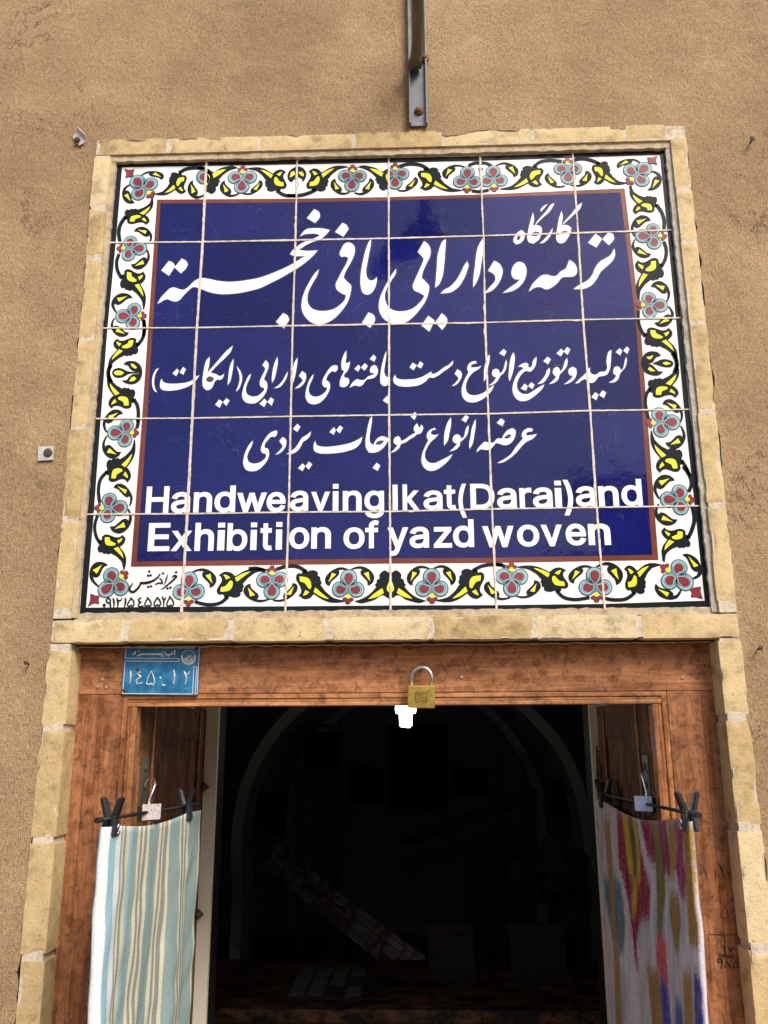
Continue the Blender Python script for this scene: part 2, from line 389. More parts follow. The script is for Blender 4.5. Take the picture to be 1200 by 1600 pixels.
# ------------------------------------------------------------------ brick surround
def brick_surround():
    bm = B(); mo = B(); tl = bm.verts.layers.float.new('tone')
    def brick(x0, x1, z0, z1, yf=-.016, yb=.05):
        tone = random.random(); n0 = len(bm.verts)
        nx, nz = max(2, round((x1 - x0) / .008)), max(2, round((z1 - z0) / .008)); ny = 4; s = random.random() * 50
        g = {}
        def V(i, j, k):
            if (i, j, k) not in g:
                u, v, ww = i / nx, j / ny, k / nz; x, y, z = x0 + (x1 - x0) * u, yf + (yb - yf) * v, z0 + (z1 - z0) * ww
                ed = (i in (0, nx)) + (j == 0) + (k in (0, nz)); q = Vector((x, y, z)); r = noise.noise(q * 55 + Vector((s, 0, 0))); r2 = noise.noise(q * 150 + Vector((0, s, 0)))
                if ed >= 1:
                    m_ = (.0004 if ed == 1 else .0011) * (1 + r) + .0005 * r2
                    chip = max(0, noise.noise(q * 26 + Vector((s, s, 0))) - .28) * .011 if ed >= 2 else 0
                    if i in (0, nx): x += (1 if i == 0 else -1) * (m_ * .8 + chip * .6)
                    if k in (0, nz): z += (1 if k == 0 else -1) * (m_ * .8 + chip * .6)
                    if j == 0: y += m_ + chip
                vv = bm.verts.new((x, y, z)); vv[tl] = min(1, max(0, tone + .25 * r)); g[i, j, k] = vv
            return g[i, j, k]
        def q(*a):
            f = bm.faces.new([V(*c) for c in a]); f.smooth = True; fs_.append(f)
        fs_ = []
        for i in range(nx):
            for k in range(nz): q((i, 0, k), (i + 1, 0, k), (i + 1, 0, k + 1), (i, 0, k + 1))
        for j in range(ny):
            for k in range(nz):
                q((0, j, k), (0, j, k + 1), (0, j + 1, k + 1), (0, j + 1, k)); q((nx, j, k), (nx, j + 1, k), (nx, j + 1, k + 1), (nx, j, k + 1))
            for i in range(nx):
                q((i, j, 0), (i, j + 1, 0), (i + 1, j + 1, 0), (i + 1, j, 0)); q((i, j, nz), (i + 1, j, nz), (i + 1, j + 1, nz), (i, j + 1, nz))
        for f_ in fs_: f_.normal_update()
        for (i, j, k), v_ in list(g.items()):
            if (i in (0, nx)) + (j == 0) + (k in (0, nz)) >= 2:
                for e_ in v_.link_edges:
                    if len(e_.link_faces) == 2 and e_.link_faces[0].normal.angle(e_.link_faces[1].normal, 0) > .6: e_.smooth = False
    PX = lambda x, y: P(x, y, -.016)[0]
    PZ = lambda x, y: P(x, y, -.016)[2]
    # top course
    xs = [-XO] + [PX(v, 225) for v in (262, 405, 552, 693, 832, 978)] + [XI + .002]
    for a, c in zip(xs, xs[1:]): brick(a + .003, c - .003, .5135 + Z0, ZT + random.uniform(-.002, .003))
    # side columns beside the sign
    for sgn, ys in ((-1, (244, 325, 403, 530, 668, 813, 955)), (1, (211, 294, 375, 504, 642, 789, 943))):
        zz = [PZ(600 + sgn * 480, v) for v in ys]
        for a, c in zip(zz, zz[1:]):
            g = .004 if sgn > 0 else .003
            x0, x1 = sorted((sgn * XO, sgn * .609)); brick(x0 + random.uniform(-.002, .002), x1, c + g, a - g)
    # course between sign and door
    xs = [-XO] + [PX(v, 980) for v in (198, 360, 512, 673, 836, 1000)] + [XO + .002]
    for a, c in zip(xs, xs[1:]): brick(a + .004, c - .004, ZM1 + random.uniform(-.0015, .0015), ZM0)
    # side columns beside the door
    for sgn, ys in ((-1, (1012, 1137, 1313, 1497, 1690, 1900)), (1, (996, 1121, 1293, 1480, 1670, 1880))):
        zz = [PZ(600 + sgn * 520, v) for v in ys] + [.9, .7, .5, .3, .1, 0]
        for a, c in zip(zz, zz[1:]):
            if c < 0 or a - c < .02: continue
            x0, x1 = sorted((sgn * (XO + .001), sgn * (XI - .001))); brick(x0 + random.uniform(-.002, .002), x1, c + .0052, a - .0052)
    # mortar beds
    yj = -.0148
    def bed(x0, x1, z0, z1, y0=yj, y1=.045): box(mo, x0, x1, y0, y1, z0, z1)
    for sgn in (-1, 1):
        x0, x1 = sorted((sgn * (XO - .002), sgn * (XI + .004))); bed(*sorted((sgn * (XO - .002), sgn * .611)), ZM0 + .002, .512 + Z0); bed(x0, x1, 0, ZM1 - .001)
    bed(-XO + .002, XO - .002, .5150 + Z0, ZT - .004); bed(-XO + .002, XO - .002, ZM1 + .003, ZM0 - .003)
    return bm, mo
t = thing('brick_surround', 'yellow brick border framing the tile sign and the door below it', 'brick border', (0, 0, 0))
bb_, mo_ = brick_surround()
obj('brick', bb_, BRICK, t); obj('mortar', mo_, MORTAR, t)
# rough mortar infill round the tiles, set back between bricks and tiles
def rough_bar(bm, x0, x1, z0, z1, yf, yb, amp=.002, st=.008):
    nx, nz = max(1, round((x1 - x0) / st)), max(1, round((z1 - z0) / st)); g = {}
    for i in range(nx + 1):
        for k in range(nz + 1):
            x, z = x0 + (x1 - x0) * i / nx, z0 + (z1 - z0) * k / nz; q = Vector((x, 0, z))
            ex = amp * 1.3 * noise.noise(q * 70) if i in (0, nx) else 0; ez = amp * 1.3 * noise.noise(q * 70 + Vector((9, 0, 0))) if k in (0, nz) else 0
            g[i, k] = bm.verts.new((x + ex, yf + .6 * amp * noise.noise(q * 60), z + ez))
    for i in range(nx):
        for k in range(nz): f = bm.faces.new((g[i, k], g[i + 1, k], g[i + 1, k + 1], g[i, k + 1])); f.smooth = True
    rim = [(i, 0) for i in range(nx)] + [(nx, k) for k in range(nz)] + [(i, nz) for i in range(nx, 0, -1)] + [(0, k) for k in range(nz, 0, -1)]
    bk = [bm.verts.new((g[q].co.x, yb + .012, g[q].co.z)) for q in rim]
    for i in range(len(rim)):
        bm.faces.new((g[rim[i - 1]], bk[i - 1], bk[i], g[rim[i]]))
        e_ = bm.edges.get((g[rim[i - 1]], g[rim[i]]))
        if e_: e_.smooth = False
b = B()
rough_bar(b, -.612, .612, .4995 + Z0, .516 + Z0, -.0105, 0)
rough_bar(b, -.613, -.5992, -.507 + Z0, .506 + Z0, -.0095, 0)
rough_bar(b, -.606, .606, -.5125 + Z0, -.4975 + Z0, -.0065, 0)
rough_bar(b, -.606, .606, ZM1 - .0045, ZM1 + .004, .031, 0, .002)
obj('infill', b, mortar_mat('tan_mortar', (.47, .375, .25)), t)
b = B(); rough_bar(b, .5990, .6125, -.507 + Z0, .506 + Z0, -.0095, 0, .0025)
for sgn in (-1, 1):
    pass
obj('infill', b, MORTAR_G, t)

# ------------------------------------------------------------------ tile sign
T = thing('tile_sign', 'blue and white glazed tile sign with Persian calligraphy and English words above the door', 'tile sign', (0, 0, -.5 + Z0))
b = B(); box(b, -.6, .6, 0, .03, -.5 + Z0, .5 + Z0, 0, .0006); obj('tile_ground', b, WHITE, T)
L1, L2, L3, L4, L5, L6 = -.0005, -.0008, -.0011, -.0014, -.0017, -.0020
def quad(x): return XZ(x, 0)
OUT = [(183.75, 256), (464, 250), (750, 244.5), (1038, 235), (1049.5, 360), (1063.75, 497), (1077, 640), (1095.5, 790.5), (1112, 948), (945, 952.5), (776, 953.75), (610.5, 955.5), (446, 956), (283.75, 958.7), (124.5, 960), (136.25, 804), (149.5, 654.5), (160, 513), (172.5, 379.5)]
INN = [(191, 261.5), (464, 257), (750, 251.5), (1031, 242), (1042.5, 360), (1056, 497), (1069, 640), (1085.5, 790.5), (1101, 938.5), (945, 943.5), (776, 945.5), (610.5, 946), (446, 947.3), (283.75, 948), (134.5, 949.5), (146.5, 804), (157.5, 654.5), (168, 513), (181, 379.5)]
b = B(); sheet(b, [XZ(OUT), XZ(INN)], L1); obj('border_line', b, BLACK, T)
RO = [(245.5, 312), (464.5, 310.5), (607.5, 308), (752, 304), (976, 294.5), (1000, 500), (1028.75, 875), (770, 879.5), (610, 880.5), (204.5, 885.5), (222, 655)]
RI = [(251, 318), (464.5, 316.5), (607.5, 313.5), (752, 309), (969, 301), (993, 500), (1019, 867), (770, 871.5), (610, 872.5), (213.5, 877.5), (230, 655)]
b = B(); sheet(b, [XZ(RO), XZ(grow(RI, -.2))], L1); obj('frame_band', b, RED, T)
b = B(); sheet(b, [XZ(RI)], L1); obj('blue_field', b, BLUE, T)

# --- lettering
def letter_part(name, groups, lw=.0011, parts=None):
    """groups: list of (outer, [holes]) in pixels"""
    w_, e_, h_ = B(), B(), B()
    for outer, holes in groups:
        o = XZ(sm(outer)); hs = [XZ(sm(h)) for h in holes]
        sheet(w_, [o] + hs, L4); sheet(e_, [grow(o, lw)] + [grow(h, -lw * .5) for h in hs], L3); sheet(h_, [grow(o, lw * 2.2)], L2)
    o = obj(name, w_, LETTER, T); obj('letter_edge', e_, LINE, o); obj('letter_halo', h_, HALO, o)
def G(z, *polys):
    out = []
    for p in polys:
        if isinstance(p, tuple): out.append((z(p[0]), [z(q) for q in p[1:]]))
        else: out.append((z(p), []))
    return out
zA, zB, zC, zD = Zm(230, 310, 6), Zm(400, 310, 6), Zm(560, 340, 6), Zm(720, 310, 4.8)
g1 = G(zB, '-922,990 -890,935 -840,880 -805,848 -770,838 -730,850 -680,860 -635,835 -590,790 -545,760 -500,750 -440,758 -360,775 -260,785 -160,780 -60,765 0,755 100,725 200,685 300,640 380,595 450,550 470,541 400,545 340,537 320,525 345,490 375,465 420,430 480,400 560,372 603,348 560,335 500,335 440,345 413,362 440,320 480,290 540,283 620,285 692,300 655,345 600,390 540,408 470,440 400,487 480,495 577,491 545,530 480,590 400,650 330,692 230,750 120,805 60,835 -60,870 -160,890 -260,900 -360,897 -440,880 -520,850 -590,835 -630,865 -680,915 -710,950 -750,970 -790,962 -830,948 -860,955 -890,975',
   '545,105 590,130 600,170 555,235 478,188', '812,232 850,255 868,290 820,362 742,318', '188,1160 255,1078 295,1100 313,1140 262,1222', '995,1170 1055,1072 1105,1100 1115,1140 1070,1215',
   '850,420 890,422 920,450 925,510 905,570 870,635 835,700 820,745 850,780 890,820 885,890 860,970 800,1060 730,1130 660,1170 590,1185 520,1165 460,1110 430,1040 430,970 455,880 500,790 550,710 590,668 575,720 530,800 495,870 482,930 490,990 525,1035 580,1055 650,1058 730,1040 790,1000 835,950 845,910 800,890 755,850 748,810 775,750 810,680 845,620 868,565 850,550 800,550 785,525 800,480 825,435',
   '1080,385 1075,440 1060,520 1045,600 1033,680 1040,740 1065,770 1100,770 1132,742 1130,790 1110,850 1080,890 1045,905 1005,890 985,840 980,760 990,660 1010,560 1035,470 1060,410')
g1 += G(zA, '205,590 240,605 262,640 205,728 135,678', '325,568 360,585 382,620 370,650 318,705 258,650')
g1 += G(zC, '615,225 650,250 675,300 672,360 640,430 605,510 592,565 625,600 660,640 655,710 625,790 570,870 500,945 430,990 350,1000 270,975 215,920 192,850 200,770 235,680 290,580 330,515 355,485 350,525 310,590 270,660 248,720 255,790 290,850 350,878 430,880 510,855 570,805 610,755 618,735 570,705 520,680 510,650 530,590 565,510 600,430 612,390 595,365 558,325',
   '655,925 715,968 665,1070 592,1015', '782,900 830,950 832,980 785,1055 722,985', '820,205 812,330 800,470 785,560 745,640 720,660 725,600 735,480 745,350 765,280 795,220',
   '1020,415 1030,440 1015,510 980,590 930,660 870,700 770,715 800,685 860,650 910,600 960,520 1000,440', '1165,200 1170,300 1150,440 1130,550 1100,620 1075,655 1080,560 1095,440 1105,350 1125,270')
g1 += G(zD, '250,470 290,495 312,540 305,590 275,650 230,695 175,715 220,665 260,610 255,580 205,545', '430,480 470,490 490,530 485,590 460,640 400,690 315,712 370,670 420,635 445,610 400,605 382,580 385,530 405,495',
   '815,465 850,490 870,530 865,570 840,588 800,590 760,595 720,640 680,670 640,685 600,668 565,668 510,700 535,650 570,610 610,580 650,575 680,585 710,585 750,550 790,525 800,500',
   '1150,380 1155,420 1135,470 1100,505 1050,550 1015,610 970,660 920,680 845,683 890,650 940,625 980,585 1010,520 1040,480 1090,450 1120,430', '1010,268 1058,305 1015,370 955,335', '1105,258 1140,270 1148,300 1110,352 1062,310')
letter_part('calligraphy', g1, .0012)
g0 = G(zD, ('755,98 762,140 752,205 800,205 828,225 820,265 800,300 770,335 740,338 718,315 715,280 725,220 735,160', '740,265 770,247 800,250 800,266 770,272'), '908,35 895,75 840,130 780,185 755,208 775,180 830,120 880,55',
   '688,225 680,265 650,310 620,335 590,340 625,310 655,275', ('540,110 548,150 540,205 580,205 605,225 605,255 585,310 545,342 510,330 498,300 505,250 520,180', '530,265 560,250 590,257 582,275 555,288 535,280'),
   '700,40 670,95 610,150 552,208 570,180 640,100 685,45', '650,45 625,75 600,102 600,88 630,55', ('455,240 478,262 475,300 450,335 415,348 395,325 400,295 425,260', '418,300 430,284 450,287 443,308 425,320'))
letter_part('calligraphy', g0, .0009)
k7 = 1200 / 170
zE, zF, zG, zH, zI = Zm(230, 520, k7), Zm(370, 530, k7), Zm(520, 530, k7), Zm(670, 530, k7), Zm(820, 520, k7)
g2 = G(zE, '130,392 100,440 80,510 80,580 95,630 110,658 85,645 60,590 58,520 75,450 110,400', '330,400 352,425 322,480 282,450', '398,380 428,405 400,465 360,440',
   '160,508 175,540 215,560 280,565 360,562 440,550 510,520 550,485 578,468 545,520 480,580 400,615 300,637 210,640 160,625 143,590 148,545',
   ('690,270 688,330 675,400 662,448 730,370 800,290 870,210 945,145 925,205 860,280 780,355 715,425 700,442 760,460 800,480 830,470 848,455 835,500 810,520 770,520 745,545 720,600 690,630 650,632 620,600 612,540 620,450 635,370 660,300', '650,515 670,490 700,483 735,500 738,520 710,545 675,545 655,530'),
   '955,290 950,360 935,460 915,540 888,580 895,510 905,420 925,340', '990,370 1030,430 1048,500 1035,570 1005,630 980,650 1005,590 1022,520 1015,450 995,390', '795,740 832,765 800,828 752,795', '875,725 908,750 875,808 838,770')
g2 += G(zF, '320,235 350,275 345,330 320,390 300,445 330,480 338,520 320,590 270,660 210,705 150,712 90,690 62,640 70,560 100,470 135,405 158,385 145,430 110,510 100,560 115,610 160,633 220,632 270,600 305,560 300,540 265,525 255,490 270,430 300,370 315,330 305,310 283,290',
   '450,200 452,260 435,360 415,440 390,485 388,440 400,340 420,260', '563,360 555,410 520,480 475,530 410,545 450,520 500,470 540,400', '305,660 335,690 302,750 252,715', '375,645 410,670 385,735 340,695',
   '672,205 668,260 655,350 635,440 618,490 618,400 625,300 645,245', '720,355 760,380 765,430 740,490 690,535 640,548 690,505 730,460 720,440 685,410',
   '1100,290 1112,310 1105,345 1085,365 1060,355 1030,370 995,420 985,455 1020,480 1028,530 1005,600 955,670 900,710 840,720 790,700 762,650 765,570 790,480 825,415 850,390 835,440 800,520 795,580 820,622 880,637 940,615 985,575 1000,540 960,525 945,495 950,450 980,390 1020,330 1060,295')
g2 += G(zG, '148,130 150,190 140,260 160,270 188,250 180,310 155,360 125,395 130,430 160,430 178,450 175,490 150,520 110,532 80,520 78,480 95,420 120,370 125,350 100,340 95,290 105,220 130,160',
   '460,290 485,305 495,340 490,390 465,420 420,440 380,445 355,470 330,505 290,522 250,512 220,520 185,540 205,500 235,465 270,445 310,455 350,450 390,415 430,400 460,385 450,375 420,375 410,350 420,315 440,295',
   '285,285 305,315 278,360 240,330', '355,268 385,300 352,348 312,315', '450,175 478,205 455,250 408,220', '590,135 588,190 572,300 570,380 590,415 615,425 615,490 590,515 555,518 530,490 525,430 535,330 555,240 575,170', '600,628 632,655 600,712 552,678',
   '690,395 698,430 740,445 820,448 900,442 970,425 1030,395 1085,360 1088,385 1119,385 1159,365 1219,320 1279,285 1327,240 1321,275 1284,315 1219,360 1159,405 1105,428 1070,425 1020,470 960,505 880,522 780,525 710,510 675,480 670,430',
   '880,262 925,290 890,345 848,315', '965,248 998,275 970,325 930,300')
g2 += G(zH, '315,335 355,365 362,410 340,460 300,505 250,522 300,480 330,440 320,420 285,385',
   '520,245 525,270 490,275 465,295 465,315 500,315 540,310 578,298 550,330 500,360 450,410 415,480 408,550 430,600 480,622 550,615 610,590 650,555 720,510 690,570 640,625 580,670 500,698 430,692 380,650 362,580 375,500 410,420 440,365 430,350 425,320 440,280 480,250',
   '668,170 670,210 650,320 630,430 608,468 608,400 615,310 640,220', '740,330 770,345 780,380 800,370 825,330 840,270 855,230 858,270 848,330 820,380 785,410 770,440 740,480 700,505 660,515 700,485 735,440 740,420 710,410 698,380 705,345', '825,112 855,140 830,190 778,158',
   '935,150 945,190 940,290 915,400 890,465 882,430 885,340 895,250 915,180',
   '1075,262 1098,282 1095,310 1115,318 1135,300 1150,240 1185,198 1185,245 1160,320 1115,360 1070,352 1025,385 988,440 970,500 980,560 1020,600 1090,607 1159,569 1220,530 1272,504 1249,549 1199,599 1129,654 1059,684 1000,680 950,640 925,580 930,500 960,420 1000,360 1042,328 1030,312 985,305 1020,280',
   '1055,495 1090,520 1070,570 1015,548', '1130,478 1165,505 1140,552 1095,520')
g2 += G(zI, '272,390 275,430 245,500 205,550 140,568 190,520 225,470 250,410', '250,268 285,295 255,350 205,315', '465,280 470,330 450,390 410,435 380,470 370,510 330,550 265,570 310,530 345,490 330,475 310,450 320,400 350,378 380,400 385,430 410,410 430,360 445,310',
   '400,180 428,210 395,262 350,230', '465,162 500,185 470,245 430,210', '530,378 565,400 570,450 545,510 500,550 430,572 480,535 520,495 530,475 495,470 480,440 490,400',
   '720,385 715,420 735,455 780,465 830,435 890,425 905,400 900,320 910,250 930,205 955,195 950,250 945,330 930,420 900,465 850,480 810,490 780,530 740,555 700,545 665,510 630,525 590,555 555,562 590,525 640,480 680,435 700,400',
   '775,660 812,685 785,745 735,712', '855,638 895,660 870,722 820,690', '1120,270 1122,320 1100,390 1065,430 1045,460 1035,500 990,545 925,552 970,525 1000,490 1005,470 980,455 975,420 990,385 1020,372 1050,395 1055,420 1080,400 1095,350 1105,300', '1045,175 1072,200 1050,252 1002,215', '1125,155 1150,180 1130,235 1085,200')
letter_part('calligraphy', g2, .0009)
zJ, zK, zL = Zm(370, 640, k7), Zm(520, 630, k7), Zm(680, 630, k7)
g3 = G(zJ, '430,232 448,245 440,280 420,305 385,300 345,335 310,385 305,420 345,435 357,475 345,540 300,610 240,665 170,682 105,665 75,610 80,530 110,440 150,375 180,345 165,400 130,470 115,530 130,580 180,598 240,590 295,560 325,510 320,490 280,475 268,440 285,380 320,315 370,260',
   '505,305 540,330 545,385 520,440 480,480 425,500 470,460 510,410 500,390 470,350', '815,245 810,285 780,325 730,360 700,420 660,465 600,492 550,492 600,460 650,420 690,360 720,315 770,285', '668,160 702,190 668,248 622,215', '725,598 755,625 725,680 678,648', '795,577 832,605 795,662 760,628',
   '865,350 880,390 930,410 1010,413 1059,409 1159,394 1259,369 1329,339 1384,304 1369,359 1319,419 1219,459 1119,479 1059,484 980,487 900,480 860,460 848,420 852,380', '1070,198 1092,230 1068,278 1025,250', '1140,180 1170,205 1135,262 1098,228')
g3 += G(zK, ('432,145 430,210 415,300 405,380 415,440 450,465 470,420 510,380 550,368 590,380 620,395 600,430 560,490 510,530 450,548 400,545 370,500 362,430 375,330 395,230 415,170', '467,455 490,427 530,412 568,416 548,445 510,463'),
   '485,660 522,690 495,748 440,715', '720,365 745,390 748,420 790,405 840,370 890,340 915,325 895,300 900,260 930,225 945,260 960,275 975,240 995,260 990,300 965,335 930,345 900,370 850,400 800,435 750,455 735,490 700,525 635,552 690,500 715,465 690,455 670,430 680,390', '905,100 930,130 900,185 860,150',
   '1125,275 1135,295 1100,300 1080,325 1085,345 1120,355 1165,345 1130,385 1080,430 1040,490 1015,560 1020,610 1050,650 1110,665 1189,635 1259,600 1319,565 1289,615 1219,685 1129,740 1070,748 1010,715 980,650 985,570 1015,490 1055,410 1040,385 1040,340 1070,300')
g3 += G(zL, '172,160 175,220 155,330 135,420 98,468 98,400 110,300 140,210', '245,345 275,365 285,395 310,380 330,320 350,265 368,248 365,300 345,360 300,410 275,430 270,465 230,510 160,535 210,490 245,445 215,440 195,415 200,375 215,355', '335,135 370,155 335,215 290,185', '445,180 445,250 430,350 410,450 380,505 375,470 390,370 410,260',
   ('850,278 885,300 885,345 860,410 820,450 760,465 710,450 670,440 640,475 600,512 540,515 505,510 455,545 470,505 510,460 545,430 600,440 640,435 690,392 735,395 760,345 800,300', '752,388 780,362 810,347 838,347 832,368 800,392'), '725,170 765,200 740,257 678,220',
   '1050,278 1078,290 1065,315 1020,320 1000,340 1005,360 1060,355 1120,342 1080,390 1010,425 950,480 890,550 820,610 740,655 685,662 760,620 830,570 880,500 930,435 970,390 955,370 960,330 990,295 1020,280')
letter_part('calligraphy', g3, .0009)
# English words: letters set one by one
zM, zN, zO, zQ = Zm(220, 740, 4.8), Zm(440, 740, 4.8), Zm(660, 740, 4.8), Zm(850, 730, 1200 / 180)
